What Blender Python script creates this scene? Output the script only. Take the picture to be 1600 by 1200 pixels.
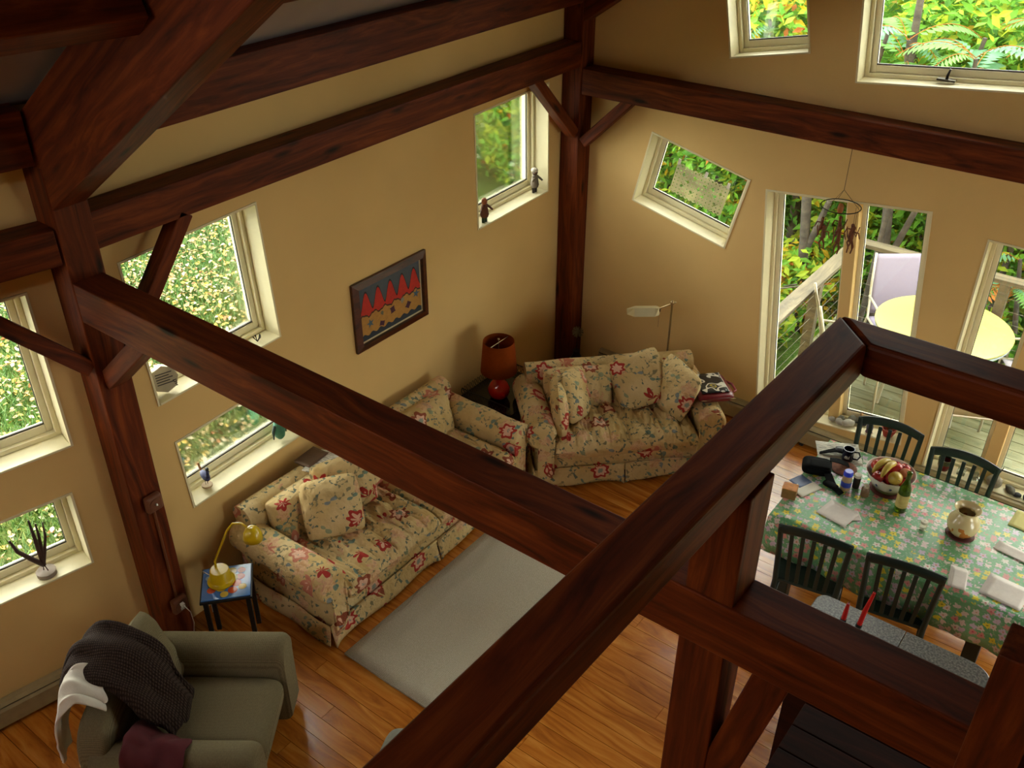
import bpy, math, random
from math import sin, cos, pi, radians, sqrt, atan2
from mathutils import Vector, Matrix, noise, geometry
random.seed(7)
for o in list(bpy.data.objects): bpy.data.objects.remove(o)
SC = bpy.context.scene
COL = SC.collection

# ------------------------------------------------------------------ camera
CAM_F = 1505.0; PITCH = radians(32.9); YAW = radians(37.2); ROLL = radians(0.15)
cF = Vector((-sin(YAW)*cos(PITCH), cos(YAW)*cos(PITCH), -sin(PITCH)))
cR = Vector((cos(YAW), sin(YAW), 0)); cU = cR.cross(cF)
cR2 = cR*cos(ROLL) + cU*sin(ROLL); cU2 = -cR*sin(ROLL) + cU*cos(ROLL)
cam = bpy.data.cameras.new('camera'); cam.sensor_width = 36; cam.lens = CAM_F/1600*36
cam.clip_start = 0.05; cam.clip_end = 200
camo = bpy.data.objects.new('camera', cam); COL.objects.link(camo)
mw = Matrix((cR2, cU2, -cF)).transposed().to_4x4(); mw.translation = (0, 0, 4.9)
camo.matrix_world = mw
SC.camera = camo
# ------------------------------------------------------------------ sky and exposure
wd = bpy.data.worlds.new('overcast_sky'); SC.world = wd; wd.use_nodes = True
bg = wd.node_tree.nodes['Background']
bg.inputs[0].default_value = (1.0, 0.97, 0.92, 1); bg.inputs[1].default_value = 17.5
SC.view_settings.view_transform = 'Standard'; SC.view_settings.look = 'None'
SC.view_settings.exposure = 0.0; SC.view_settings.gamma = 1.0
SC.view_settings.use_curve_mapping = False

# ------------------------------------------------------------------ helpers
def srgb(h):
    h = h.lstrip('#'); v = [int(h[i:i+2], 16)/255 for i in (0, 2, 4)]
    return tuple(c/12.92 if c <= .04045 else ((c+.055)/1.055)**2.4 for c in v)

class MB:
    def __init__(s): s.v = []; s.f = []; s.m = []
    def add(s, vs, fs, mi=0):
        b = len(s.v); s.v += [tuple(p) for p in vs]
        for f in fs: s.f.append(tuple(i+b for i in f)); s.m.append(mi)
        return s
    def box(s, a, b, mi=0, mat=None):
        (x0, y0, z0), (x1, y1, z1) = a, b
        vs = [Vector(p) for p in ((x0,y0,z0),(x1,y0,z0),(x1,y1,z0),(x0,y1,z0),(x0,y0,z1),(x1,y0,z1),(x1,y1,z1),(x0,y1,z1))]
        if mat: vs = [mat @ p for p in vs]
        return s.add(vs, [(0,3,2,1),(4,5,6,7),(0,1,5,4),(1,2,6,5),(2,3,7,6),(3,0,4,7)], mi)
    def bar(s, p, q, w, h, up=(0,0,1), mi=0):
        p, q = Vector(p), Vector(q); d = (q-p).normalized(); u = Vector(up)
        r = d.cross(u)
        if r.length < 1e-4: r = d.cross(Vector((1,0,0)))
        r.normalize(); u = r.cross(d)
        vs = [e + r*a*w/2 + u*b*h/2 for e in (p, q) for a, b in ((-1,-1),(1,-1),(1,1),(-1,1))]
        return s.add(vs, [(0,1,2,3),(7,6,5,4),(0,4,5,1),(1,5,6,2),(2,6,7,3),(3,7,4,0)], mi)
    def tube(s, pts, r, n=8, mi=0, caps=True):
        pts = [Vector(p) for p in pts]; rs = r if isinstance(r, (list, tuple)) else [r]*len(pts)
        vs = []; prev = None
        for i, p in enumerate(pts):
            d = (pts[min(i+1, len(pts)-1)] - pts[max(i-1, 0)]).normalized()
            if prev is None:
                a = d.cross(Vector((0,0,1)))
                if a.length < 1e-3: a = d.cross(Vector((1,0,0)))
            else: a = prev - d*prev.dot(d)
            a.normalize(); prev = a; b = d.cross(a)
            vs += [p + (a*cos(2*pi*k/n) + b*sin(2*pi*k/n))*rs[i] for k in range(n)]
        fs = [(i*n+k, i*n+(k+1)%n, (i+1)*n+(k+1)%n, (i+1)*n+k) for i in range(len(pts)-1) for k in range(n)]
        if caps:
            fs.append(tuple(range(n-1, -1, -1))); fs.append(tuple((len(pts)-1)*n+k for k in range(n)))
        return s.add(vs, fs, mi)
    def lathe(s, prof, n=24, c=(0,0,0), mi=0, cap=True):
        vs = [(c[0]+r*cos(2*pi*k/n), c[1]+r*sin(2*pi*k/n), c[2]+z) for r, z in prof for k in range(n)]
        fs = [(i*n+k, i*n+(k+1)%n, (i+1)*n+(k+1)%n, (i+1)*n+k) for i in range(len(prof)-1) for k in range(n)]
        if cap:
            fs.append(tuple(range(n-1, -1, -1))); fs.append(tuple((len(prof)-1)*n+k for k in range(n)))
        return s.add(vs, fs, mi)
    def ball(s, c, r, n=14, m=9, mi=0, mat=None, wob=0, seed=0):
        r = r if isinstance(r, (list, tuple)) else (r, r, r); vs = []
        for i in range(m+1):
            t = pi*i/m
            for k in range(n):
                a = 2*pi*k/n; q = Vector((sin(t)*cos(a), sin(t)*sin(a), cos(t)))
                if wob: q *= 1 + wob*noise.noise(q*1.6 + Vector((seed*3.1, seed, 0)))
                q = Vector((q.x*r[0], q.y*r[1], q.z*r[2]))
                if mat: q = mat @ q
                vs.append(q + Vector(c))
        fs = [(i*n+k, (i+1)*n+k, (i+1)*n+(k+1)%n, i*n+(k+1)%n) for i in range(m) for k in range(n)]
        return s.add(vs, fs, mi)
    def poly(s, pts, ext, mi=0):
        """prism: 3D outline pts extruded by ext"""
        e = Vector(ext); n = len(pts); P = [Vector(p) for p in pts]
        vs = P + [p+e for p in P]
        return s.add(vs, [tuple(range(n-1, -1, -1)), tuple(range(n, 2*n))] + [(i, (i+1)%n, n+(i+1)%n, n+i) for i in range(n)], mi)
    def grid(s, fn, nu, nv, mi=0, cu=False, cv=False):
        vs = [fn(i/nu, j/nv) for i in range(nu+(0 if cu else 1)) for j in range(nv+(0 if cv else 1))]
        NU = nu if cu else nu+1; NV = nv if cv else nv+1
        fs = [(i*NV+j, ((i+1)%NU)*NV+j, ((i+1)%NU)*NV+(j+1)%NV, i*NV+(j+1)%NV) for i in range(nu) for j in range(nv)]
        return s.add(vs, fs, mi)
    def mesh(s, name, mats):
        me = bpy.data.meshes.new(name); me.from_pydata(s.v, [], s.f)
        for m in (mats if isinstance(mats, (list, tuple)) else [mats]): me.materials.append(m)
        if any(s.m): me.polygons.foreach_set('material_index', s.m)
        me.update(); return me
    def build(s, name, mats, parent=None, smooth=0, bevel=0, seg=2, solid=0, sub=0):
        me = s.mesh(name, mats)
        if smooth:
            me.shade_smooth()
            if smooth < 180: me.set_sharp_from_angle(angle=radians(smooth))
        o = bpy.data.objects.new(name, me); COL.objects.link(o)
        if parent: o.parent = parent
        if solid:
            md = o.modifiers.new('solid', 'SOLIDIFY'); md.thickness = solid; md.offset = 0
        if bevel:
            md = o.modifiers.new('bevel', 'BEVEL'); md.width = bevel; md.segments = seg; md.limit_method = 'ANGLE'
        if sub:
            md = o.modifiers.new('sub', 'SUBSURF'); md.levels = sub; md.render_levels = sub
        return o

def tag(o, label=None, cat=None, group=None, kind=None):
    if label: o['label'] = label
    if cat: o['category'] = cat
    if group: o['group'] = group
    if kind: o['kind'] = kind
    return o
def thing(name, label, cat, loc=(0,0,0), rz=0, group=None, kind=None):
    o = bpy.data.objects.new(name, None); COL.objects.link(o); o.empty_display_size = .1
    o.location = loc; o.rotation_euler = (0, 0, rz)
    return tag(o, label, cat, group, kind)
def copy_tree(o, parent=None):
    c = o.copy(); COL.objects.link(c); c.parent = parent
    for ch in list(o.children): copy_tree(ch, c)
    return c
def place(o, loc, rz=0):
    o.location = loc; o.rotation_euler = (0, 0, rz); return o

# ------------------------------------------------------------------ materials
class NT:
    def __init__(s, name):
        s.mat = bpy.data.materials.new(name); s.mat.use_nodes = True
        s.t = s.mat.node_tree; s.n = s.t.nodes; s.l = s.t.links
        s.b = s.n['Principled BSDF']; s.tc = None
    def link(s, a, b): s.l.new(a, b)
    def node(s, typ, **kw):
        n = s.n.new(typ)
        for k, v in kw.items():
            if k.startswith('i_'):
                key = k[2:]; key = int(key) if key.isdigit() else key.replace('_', ' ')
                s.set(n.inputs[key], v)
            else: setattr(n, k, v)
        return n
    def set(s, inp, v):
        if isinstance(v, bpy.types.NodeSocket): s.l.new(v, inp)
        elif isinstance(v, (tuple, list)) and len(v) == 3 and inp.type == 'RGBA': inp.default_value = (*v, 1)
        else: inp.default_value = v
    def co(s):
        if not s.tc: s.tc = s.n.new('ShaderNodeTexCoord')
        return s.tc.outputs['Object']
    def scale(s, v, sc): return s.node('ShaderNodeVectorMath', operation='MULTIPLY', i_0=v, i_1=sc).outputs[0]
    def vadd(s, a, b, op='ADD'): return s.node('ShaderNodeVectorMath', operation=op, i_0=a, i_1=b).outputs[0]
    def noise(s, v, scale, detail=2, out=0, rough=.5):
        return s.node('ShaderNodeTexNoise', i_Vector=v, i_Scale=scale, i_Detail=detail, i_Roughness=rough).outputs[out]
    def math(s, op, a, b=0.0, c=0.0):
        n = s.node('ShaderNodeMath', operation=op); s.set(n.inputs[0], a); s.set(n.inputs[1], b); s.set(n.inputs[2], c)
        return n.outputs[0]
    def lt(s, a, b): return s.math('LESS_THAN', a, b)
    def ramp(s, f, stops, interp='LINEAR'):
        n = s.node('ShaderNodeValToRGB'); s.l.new(f, n.inputs[0]); cr = n.color_ramp; cr.interpolation = interp
        while len(cr.elements) < len(stops): cr.elements.new(.5)
        for e, (p, c) in zip(cr.elements, stops): e.position = p; e.color = (*c, 1)
        return n.outputs[0]
    def mix(s, f, a, b, mode='MIX'):
        n = s.node('ShaderNodeMix', data_type='RGBA', blend_type=mode)
        s.set(n.inputs[0], f); s.set(n.inputs[6], a); s.set(n.inputs[7], b); return n.outputs[2]
    def bump(s, h, strength=.3, dist=.01):
        n = s.node('ShaderNodeBump', i_Height=h, i_Strength=strength, i_Distance=dist)
        s.l.new(n.outputs[0], s.b.inputs['Normal'])
    def out(s, col, rough=.6, spec=None, coat=0):
        s.set(s.b.inputs['Base Color'], col); s.set(s.b.inputs['Roughness'], rough)
        if spec is not None: s.b.inputs['Specular IOR Level'].default_value = spec
        if coat: s.b.inputs['Coat Weight'].default_value = coat; s.b.inputs['Coat Roughness'].default_value = .12
        return s.mat

def plain(name, col, rough=.6, var=.12, scale=18, metal=0, spec=None, coat=0, bump=0, bscale=200):
    m = NT(name); c = col if isinstance(col, tuple) else srgb(col)
    f = m.noise(m.co(), scale, 3)
    k = m.ramp(f, [(.25, tuple(x*(1-var) for x in c)), (.75, tuple(min(1, x*(1+var)) for x in c))])
    m.b.inputs['Metallic'].default_value = metal
    if bump: m.bump(m.noise(m.co(), bscale, 2), bump, .004)
    return m.out(k, rough, spec, coat)

def wood(name, dark, mid, light, rough=.5, sx=1.6, sy=22, coat=0, knots=True, bump=.25, spec=None):
    """grain along local X"""
    m = NT(name); info = m.node('ShaderNodeObjectInfo')
    off = m.node('ShaderNodeCombineXYZ', i_0=m.math('MULTIPLY', info.outputs['Random'], 37.0), i_1=m.math('MULTIPLY', info.outputs['Random'], 11.0), i_2=0.0).outputs[0]
    v = m.vadd(m.co(), off)
    w = m.noise(m.scale(v, (1.1, 5, 5)), 1.0, 2)
    v2 = m.vadd(m.scale(v, (sx, sy, sy)), m.node('ShaderNodeCombineXYZ', i_0=0.0, i_1=m.math('MULTIPLY', w, 6.0), i_2=m.math('MULTIPLY', w, 4.0)).outputs[0])
    g = m.noise(v2, 1.0, 5, rough=.6)
    col = m.ramp(g, [(.3, srgb(dark)), (.5, srgb(mid)), (.72, srgb(light))])
    if knots:
        vo = m.node('ShaderNodeTexVoronoi', i_Vector=m.scale(v, (1.6, 6.5, 6.5)), i_Scale=1.0)
        kn = m.ramp(vo.outputs['Distance'], [(.06, (.12, .12, .12)), (.16, (1, 1, 1))])
        col = m.mix(1.0, col, kn, 'MULTIPLY')
    if bump: m.bump(g, bump, .003)
    return m.out(col, rough, spec, coat)

M = {}
M['wall'] = plain('tan_wall_paint', (.74, .50, .19), .85, .03, 3, bump=.06, bscale=90)
M['ceiling'] = plain('mauve_grey_ceiling', (.36, .30, .30), .9, .04, 4)
M['timber'] = wood('red_brown_timber', '#3c1505', '#60260b', '#7f3c14', .55, 1.3, 26, spec=.18)
M['trim'] = plain('cream_window_paint', (.80, .72, .46), .45, .03, 6)
M['sash'] = plain('pale_sash_paint', (.82, .76, .52), .4, .03, 6)
M['gasket'] = plain('dark_gasket', '#4a463a', .6)
M['plank'] = wood('orange_pine_floor', '#8a4812', '#b86e22', '#d08c3a', .24, 1.0, 20, coat=.25, knots=False, bump=.06)
M['subfloor'] = plain('dark_subfloor', '#3a1c0a', .8)
M['black'] = plain('black_iron', '#15120f', .45)
M['heater'] = plain('beige_heater_enamel', '#9a8a62', .5)
M['darkwood'] = wood('dark_stained_wood', '#1a0804', '#2a0e06', '#3a1509', .6, 1.5, 24, knots=False, spec=.12)

def glass_mat(name, fac=.06, tint=(1, 1, 1)):
    m = NT(name); m.n.remove(m.b)
    t = m.node('ShaderNodeBsdfTransparent', i_Color=tint); g = m.node('ShaderNodeBsdfGlossy', i_Color=(1, 1, 1), i_Roughness=.02)
    fr = m.node('ShaderNodeFresnel', i_IOR=1.45)
    mx = m.node('ShaderNodeMixShader', i_0=m.math('MULTIPLY', fr.outputs[0], .8))
    m.link(t.outputs[0], mx.inputs[1]); m.link(g.outputs[0], mx.inputs[2])
    m.link(mx.outputs[0], m.n['Material Output'].inputs[0]); return m.mat
M['glass'] = glass_mat('window_glass', .06, (.93, .96, .93))

def petals(m, v, scale, rnd=.75, k=5, amp=.3, warp=None):
    """voronoi flowers: returns radius/petal radius, cell colour separate outputs"""
    vs = m.scale(v, (scale, scale, scale))
    vo = m.node('ShaderNodeTexVoronoi', i_Vector=vs, i_Scale=1.0, i_Randomness=rnd)
    loc = m.vadd(vs, vo.outputs['Position'], 'SUBTRACT')
    s = m.node('ShaderNodeSeparateXYZ', i_0=loc)
    a = m.math('ARCTAN2', m.math('ADD', s.outputs[0], m.math('MULTIPLY', s.outputs[2], .55)), m.math('ADD', s.outputs[1], m.math('MULTIPLY', s.outputs[2], .75)))
    sep = m.node('ShaderNodeSeparateColor', i_0=vo.outputs['Color'])
    ph = m.math('MULTIPLY', sep.outputs[2], 6.28)
    pr = m.math('ADD', 1-amp, m.math('MULTIPLY', m.math('COSINE', m.math('ADD', m.math('MULTIPLY', a, float(k)), ph)), amp))
    return m.math('DIVIDE', vo.outputs['Distance'], pr), sep.outputs[0], sep.outputs[1], a

def floral(name):
    m = NT(name); co = m.co()
    wv = m.vadd(co, m.scale(m.vadd(m.noise(co, 9, 2, 1), (.5, .5, .5), 'SUBTRACT'), (.05, .05, .05)))
    base = m.ramp(m.noise(co, 3, 3), [(.3, srgb('#c2a468')), (.7, srgb('#dac392'))])
    def band(f, a, b): return m.math('MULTIPLY', m.math('GREATER_THAN', f, a), m.lt(f, b))
    # sprigs
    r, c1, c2, a = petals(m, wv, 24, 1, 2, .62)
    col = m.mix(m.math('MULTIPLY', m.lt(r, .26), m.lt(c1, .36)), base, m.ramp(c2, [(0, srgb('#6b7464')), (.5, srgb('#8a8260')), (1, srgb('#9a7258'))], 'CONSTANT'))
    # teal leaves
    r, c1, c2, a = petals(m, m.vadd(wv, (3.3, 1.7, .4)), 9.5, 1, 2, .5)
    lf = m.math('MULTIPLY', m.lt(r, .44), m.lt(c1, .46))
    col = m.mix(m.math('MULTIPLY', lf, .85), col, m.ramp(c2, [(0, srgb('#5a7f78')), (.45, srgb('#849478')), (.8, srgb('#6f828a'))], 'CONSTANT'))
    # soft tan-pink roses
    r, c1, c2, a = petals(m, m.vadd(wv, (1.1, 5.2, 2.4)), 5.4, 1, 6, .15)
    rs = m.math('MULTIPLY', m.lt(r, .38), m.lt(c1, .5))
    rc = m.ramp(m.noise(wv, 34, 2), [(.35, srgb('#c39064')), (.5, srgb('#dcb48c')), (.65, srgb('#cb967a'))])
    col = m.mix(m.math('MULTIPLY', rs, .75), col, rc)
    # red blossoms with pale centre
    r, c1, c2, a = petals(m, m.vadd(wv, (7.7, 2.2, 5.4)), 5.0, 1, 7, .14)
    pick = m.lt(c1, .72)
    col = m.mix(m.math('MULTIPLY', m.lt(r, .40), pick), col, m.ramp(c2, [(0, srgb('#a8332a')), (.4, srgb('#c07860')), (.65, srgb('#8f4a30'))], 'CONSTANT'))
    col = m.mix(m.math('MULTIPLY', m.lt(r, .27), pick), col, srgb('#dcb096'))
    col = m.mix(m.math('MULTIPLY', m.lt(r, .13), pick), col, srgb('#8a9084'))
    wr = m.noise(m.scale(co, (1, 1, 1.0)), 26, 3)
    m.bump(wr, .7, .022)
    return m.out(col, .75, .25)
M['floral'] = floral('floral_chintz')

def cloth_green():
    m = NT('green_floral_oilcloth'); co = m.co()
    col = m.ramp(m.noise(co, 6, 3), [(.3, srgb('#5c9a66')), (.7, srgb('#78b07c'))])
    col = m.mix(m.lt(m.noise(co, 70, 1), .42), col, srgb('#86ab86'))
    r, c1, c2, a = petals(m, co, 19, .6, 5, .2)
    pet = m.lt(r, .50); ctr = m.lt(r, .15)
    pc = m.ramp(c1, [(0, srgb('#d9c8c0')), (.30, srgb('#c9b6c8')), (.52, srgb('#d08d84')), (.76, srgb('#e0cf3a')), (.93, srgb('#d9d5c8'))], 'CONSTANT')
    col = m.mix(pet, col, pc)
    cc = m.ramp(c1, [(0, srgb('#c9805e')), (.52, srgb('#c6485a')), (.76, srgb('#9a8a1e')), (.93, srgb('#c06a6a'))], 'CONSTANT')
    col = m.mix(ctr, col, cc)
    m.bump(m.noise(co, 7, 2), .25, .02)
    return m.out(col, .38, .5)
M['oilcloth'] = cloth_green()

def weave(name, c0, c1, sc, rough=.9, axis=(1, 1, 1), bump=.6):
    m = NT(name); co = m.co()
    w1 = m.node('ShaderNodeTexWave', i_Vector=co, i_Scale=sc, i_Distortion=1.2, i_Detail=1.0, wave_type='BANDS', bands_direction='X')
    w2 = m.node('ShaderNodeTexWave', i_Vector=co, i_Scale=sc, i_Distortion=1.2, i_Detail=1.0, wave_type='BANDS', bands_direction='Y')
    f = m.math('MULTIPLY', w1.outputs[1], w2.outputs[1])
    f2 = m.math('ADD', m.math('MULTIPLY', f, .6), m.math('MULTIPLY', m.noise(co, 120, 2), .45))
    col = m.ramp(f2, [(.2, srgb(c0)), (.6, srgb(c1))])
    m.bump(f2, bump, .006)
    return m.out(col, rough, .15)
M['rug'] = weave('oatmeal_wool_rug', '#a49c88', '#d6cfbb', 34)
M['sage'] = weave('sage_chenille', '#665c44', '#857a5c', 60, bump=.4)
M['knit'] = weave('brown_knit', '#241a16', '#4a3b33', 26, bump=1.0)
M['white_cloth'] = plain('white_fleece', '#d3cdbf', .9, .05, 30, bump=.3)
M['maroon'] = plain('maroon_cloth', '#4d0b14', .9, .1, 30, bump=.3)
M['napkin'] = plain('white_linen', '#d8cfc8', .85, .05, 40, bump=.2)
M['chairgreen'] = plain('dark_green_chair_paint', '#14251f', .4, .15, 8)
M['yellow'] = plain('yellow_enamel', '#c8a808', .3, .04, 6, coat=.3)
M['red_glaze'] = plain('red_glazed_ceramic', '#b01008', .12, .06, 5, coat=.6)
M['shade'] = plain('rust_brown_lampshade', '#7c3406', .9, .08, 40, spec=.08)
M['brass'] = plain('aged_brass', '#9a8660', .32, .08, 10, metal=1)
M['palebrass'] = plain('pale_brass_shade', '#cfc49a', .35, .05, 10, metal=.6)
M['granite'] = None
m = NT('grey_granite'); c_ = m.ramp(m.noise(m.co(), 90, 4), [(.35, srgb('#3d3d3d')), (.5, srgb('#5c5b58')), (.65, srgb('#7a7872'))]); M['granite'] = m.out(c_, .35)
M['white'] = plain('white_glaze', '#dcd8cc', .25, .03, 6)
M['paper'] = plain('white_paper', '#dedacb', .8, .03, 12)
M['newsprint'] = None
m = NT('newsprint'); co = m.scale(m.co(), (14, 150, 1)); c_ = m.mix(m.lt(m.noise(co, 1.0, 2), .45), srgb('#d8d5c6'), srgb('#8f8d84')); M['newsprint'] = m.out(c_, .8)
M['blackcloth'] = plain('black_nylon', '#08090a', .8, .2, 40, bump=.2, spec=.12)
M['navy'] = plain('navy_glaze', '#11142b', .2)
M['blue'] = plain('blue_plastic', '#1f34c4', .3)
M['deckwood'] = wood('weathered_deck_wood', '#332c20', '#4a4230', '#605640', .7, 1.5, 24, knots=False)
M['mossdeck'] = wood('mossy_deck_board', '#323a1c', '#525238', '#6a6a56', .5, 1.5, 8, knots=False)
M['bark'] = wood('grey_bark', '#1e1a15', '#332e27', '#474036', .9, 6, 14, knots=False)
def leafmat(name, c):
    m = NT(name); cc = srgb(c); k = m.ramp(m.noise(m.co(), 5, 2), [(.3, tuple(x*.7 for x in cc)), (.7, tuple(min(1, x*1.25) for x in cc))])
    m.b.inputs['Transmission Weight'].default_value = 0
    tr = m.node('ShaderNodeBsdfTranslucent', i_Color=k); mx = m.node('ShaderNodeMixShader', i_0=.5)
    m.out(k, .6, .15); m.link(m.b.outputs[0], mx.inputs[1]); m.link(tr.outputs[0], mx.inputs[2])
    m.link(mx.outputs[0], m.n['Material Output'].inputs[0]); return m.mat
LEAF = [leafmat('leaf_green', '#5f9030'), leafmat('leaf_dark_green', '#447028'), leafmat('leaf_yellow_green', '#889a2c'), leafmat('leaf_yellow', '#9a821c'), leafmat('leaf_orange', '#8f5424')]
SUMAC = [leafmat('sumac_green', '#5f8a48'), leafmat('sumac_blue_green', '#5f8a6a'), leafmat('sumac_orange', '#96602a')]

# ------------------------------------------------------------------ the shell
XW, XP, YG, YP, T = -4.53, -4.34, 6.82, 6.64, .26
BEND = radians(12); BD = Vector((-sin(BEND), -cos(BEND), 0)); BN = Vector((cos(BEND), -sin(BEND), 0)); B0 = Vector((XW, 2.10, 0))
def roof_z(x): return 3.55 + .68*(x + 4.53)
RX = -.565
def rect(cu, cv, w, h, tilt):
    c, s = cos(tilt), sin(tilt)
    return [(cu + a*c - b*s, cv + a*s + b*c) for a, b in ((-w/2,-h/2),(w/2,-h/2),(w/2,h/2),(-w/2,h/2))]
def wall(name, O, U, N, outline, holes, thick=T, mat='wall'):
    """O origin, U horizontal axis, N inward normal; outline/holes in (u, z)"""
    O, U, N = Vector(O), Vector(U), Vector(N); mb = MB()
    loops = [outline] + holes
    tri = geometry.tessellate_polygon([[Vector((a, b, 0)) for a, b in lp] for lp in loops])
    flat = [p for lp in loops for p in lp]
    P = lambda a, b, d: O + U*a + Vector((0, 0, b)) - N*d
    def orient(f, vs, want):
        n = (vs[f[1]]-vs[f[0]]).cross(vs[f[2]]-vs[f[0]])
        return f if n.dot(want) > 0 else tuple(reversed(f))
    v0 = [P(a, b, 0) for a, b in flat]; v1 = [P(a, b, thick) for a, b in flat]
    mb.add(v0, [orient(t, v0, N) for t in tri]); mb.add(v1, [orient(t, v1, -N) for t in tri])
    for lp in loops:
        n = len(lp); vs = [P(a, b, 0) for a, b in lp] + [P(a, b, thick) for a, b in lp]
        mb.add(vs, [(i, (i+1) % n, n+(i+1) % n, n+i) for i in range(n)])
    o = mb.build(name, M[mat]); tag(o, kind='structure'); return o
WN = [0]
def window(O, U, N, cu, cv, w, h, tilt=0, mull=(), label=None, fd=.13, portal=True, darkmull=False):
    WN[0] += 1
    O, U, N = Vector(O), Vector(U), Vector(N); c, s = cos(tilt), sin(tilt)
    X = U*c + Vector((0, 0, s)); Z = -U*s + Vector((0, 0, c)); Y = -N
    if X.cross(Y).dot(Z) < 0: X = -X
    root = bpy.data.objects.new('window_%d' % WN[0], None); COL.objects.link(root); tag(root, label, None, None, 'structure')
    mt = Matrix((X, Y, Z)).transposed().to_4x4(); mt.translation = O + U*cu + Vector((0, 0, cv)); root.matrix_world = mt
    a, b = w/2, h/2; t = .014
    MB().box((-a, -.006, -b), (-a+t, T, b)).build('jamb', M['trim'], root)
    MB().box((a-t, -.006, -b), (a, T, b)).build('jamb', M['trim'], root)
    MB().box((-a+t, -.006, b-t), (a-t, T, b)).build('jamb', M['trim'], root)
    MB().box((-a+t, -.012, -b), (a-t, T, -b+t)).build('sill', M['trim'], root, bevel=.004)
    def ring(mb, i, d0, d1, wd):
        x, z = a-i, b-i
        mb.box((-x, d0, -z), (-x+wd, d1, z)); mb.box((x-wd, d0, -z), (x, d1, z))
        mb.box((-x+wd, d0, z-wd), (x-wd, d1, z)); mb.box((-x+wd, d0, -z), (x-wd, d1, -z+wd))
    fr = MB(); ring(fr, t, fd, T-.01, .028); fr.build('frame', M['trim'], root, bevel=.003)
    edges = [-a+t+.028] + [e for m0 in mull for e in ((m0-.5)*w-.04, (m0-.5)*w+.04)] + [a-t-.028]
    for m0 in mull:
        x = (m0-.5)*w
        MB().box((x-.045, fd-.05, -b+t), (x+.045, T-.01, b-t)).build('mullion', M['wall'], root, bevel=.004)
    z0, z1 = -b+t+.028, b-t-.028
    for i in range(0, len(edges), 2):
        x0, x1 = edges[i], edges[i+1]; wd = .038; sa = MB()
        d0, d1 = fd+.03, fd+.075
        sa.box((x0, d0, z0), (x0+wd, d1, z1)); sa.box((x1-wd, d0, z0), (x1, d1, z1))
        sa.box((x0+wd, d0, z1-wd), (x1-wd, d1, z1)); sa.box((x0+wd, d0, z0), (x1-wd, d1, z0+wd*1.3))
        so = sa.build('sash', M['sash'], root, bevel=.004)
        bead = MB(); q = wd-.002
        bead.box((x0+q, d0+.008, z0+q), (x0+q+.006, d0+.02, z1-q)); bead.box((x1-q-.006, d0+.008, z0+q), (x1-q, d0+.02, z1-q))
        bead.box((x0+q, d0+.008, z0+wd*1.3-.004), (x1-q, d0+.02, z0+wd*1.3+.01)); bead.build('glazing_bead', M['gasket'], so)
        MB().box((x0+wd-.01, fd+.05, z0+wd-.01), (x1-wd+.01, fd+.056, z1-wd+.01)).build('pane', M['glass'], root)
    if portal:
        ld = bpy.data.lights.new('daylight_portal', 'AREA'); ld.shape = 'RECTANGLE'; ld.size = w; ld.size_y = h
        ld.cycles.is_portal = True
        lo = bpy.data.objects.new('daylight_portal', ld); COL.objects.link(lo)
        lz = Y; lx = X; ly = lz.cross(lx)          # light shines along -Z local = into the room
        ml = Matrix((lx, ly, lz)).transposed().to_4x4(); ml.translation = mt.translation + Y*(T+.02); lo.matrix_world = ml
    return root

# left wall, main bay  (u = world Y)
LU, LN, LO = (0, 1, 0), (1, 0, 0), (XW, 0, 0)
LW = [(2.953, 2.175, .96, .955, radians(2.4), 'upper square window over the long floral sofa'),
      (3.035, 1.14, .96, .54, radians(2.8), 'low wide window behind the long floral sofa'),
      (5.98, 2.235, .97, .94, radians(1.5), 'square window high beside the corner post')]
wall('wall_left', LO, LU, LN, [(2.10, -.4), (7.08, -.4), (7.08, 3.75), (2.10, 3.75)], [rect(*w[:5]) for w in LW])
for w in LW: window(LO, LU, LN, *w[:5], label=w[5])
# left wall, bent bay  (u runs away from the post)
LB = [(.62, 2.17, .96, .96, 0, 'square window left of the tall timber post'), (.70, 1.13, .96, .54, 0, 'low wide window behind the sage armchair')]
wall('wall_bay', B0, BD, BN, [(0, -.4), (5.4, -.4), (5.4, 4.4), (0, 3.75)], [rect(*w[:5]) for w in LB])
for w in LB: window(B0, BD, BN, *w[:5], label=w[5])
# gable wall (u = world X)
GU, GN, GO = (1, 0, 0), (0, -1, 0), (0, YG, 0)
GW = [(-3.37, 1.957, .925, .64, radians(-12.7), (), 'small tilted window above the floral loveseat'),
      (-1.995, 1.22, 1.245, 1.95, radians(6), (.53,), 'tall tilted double window facing the deck'),
      (-.46, 1.18, 1.245, 1.95, 0, (.36,), 'tall upright double window behind the dining table'),
      (-2.92, 3.46, .62, .72, radians(12), (), 'small tilted window up under the roof'),
      (-1.62, 3.58, 1.25, .98, radians(6), (), 'large tilted window above the gable beam'),
      (1.12, 1.32, 1.5, 2.4, 0, (.5,), 'added unseen window on the right of the gable wall'), (2.62, 1.32, 1.35, 2.4, 0, (.5,), 'last added unseen window on the gable wall')]  # last two are out of view, added to bring in more daylight
wall('wall_gable', GO, GU, GN, [(XW, -.4), (3.4, -.4), (3.4, 3.6), (RX, roof_z(RX)+.1), (XW, 3.6)], [rect(*w[:5]) for w in GW])
for w in GW: window(GO, GU, GN, *w[:6], label=w[6])
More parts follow.
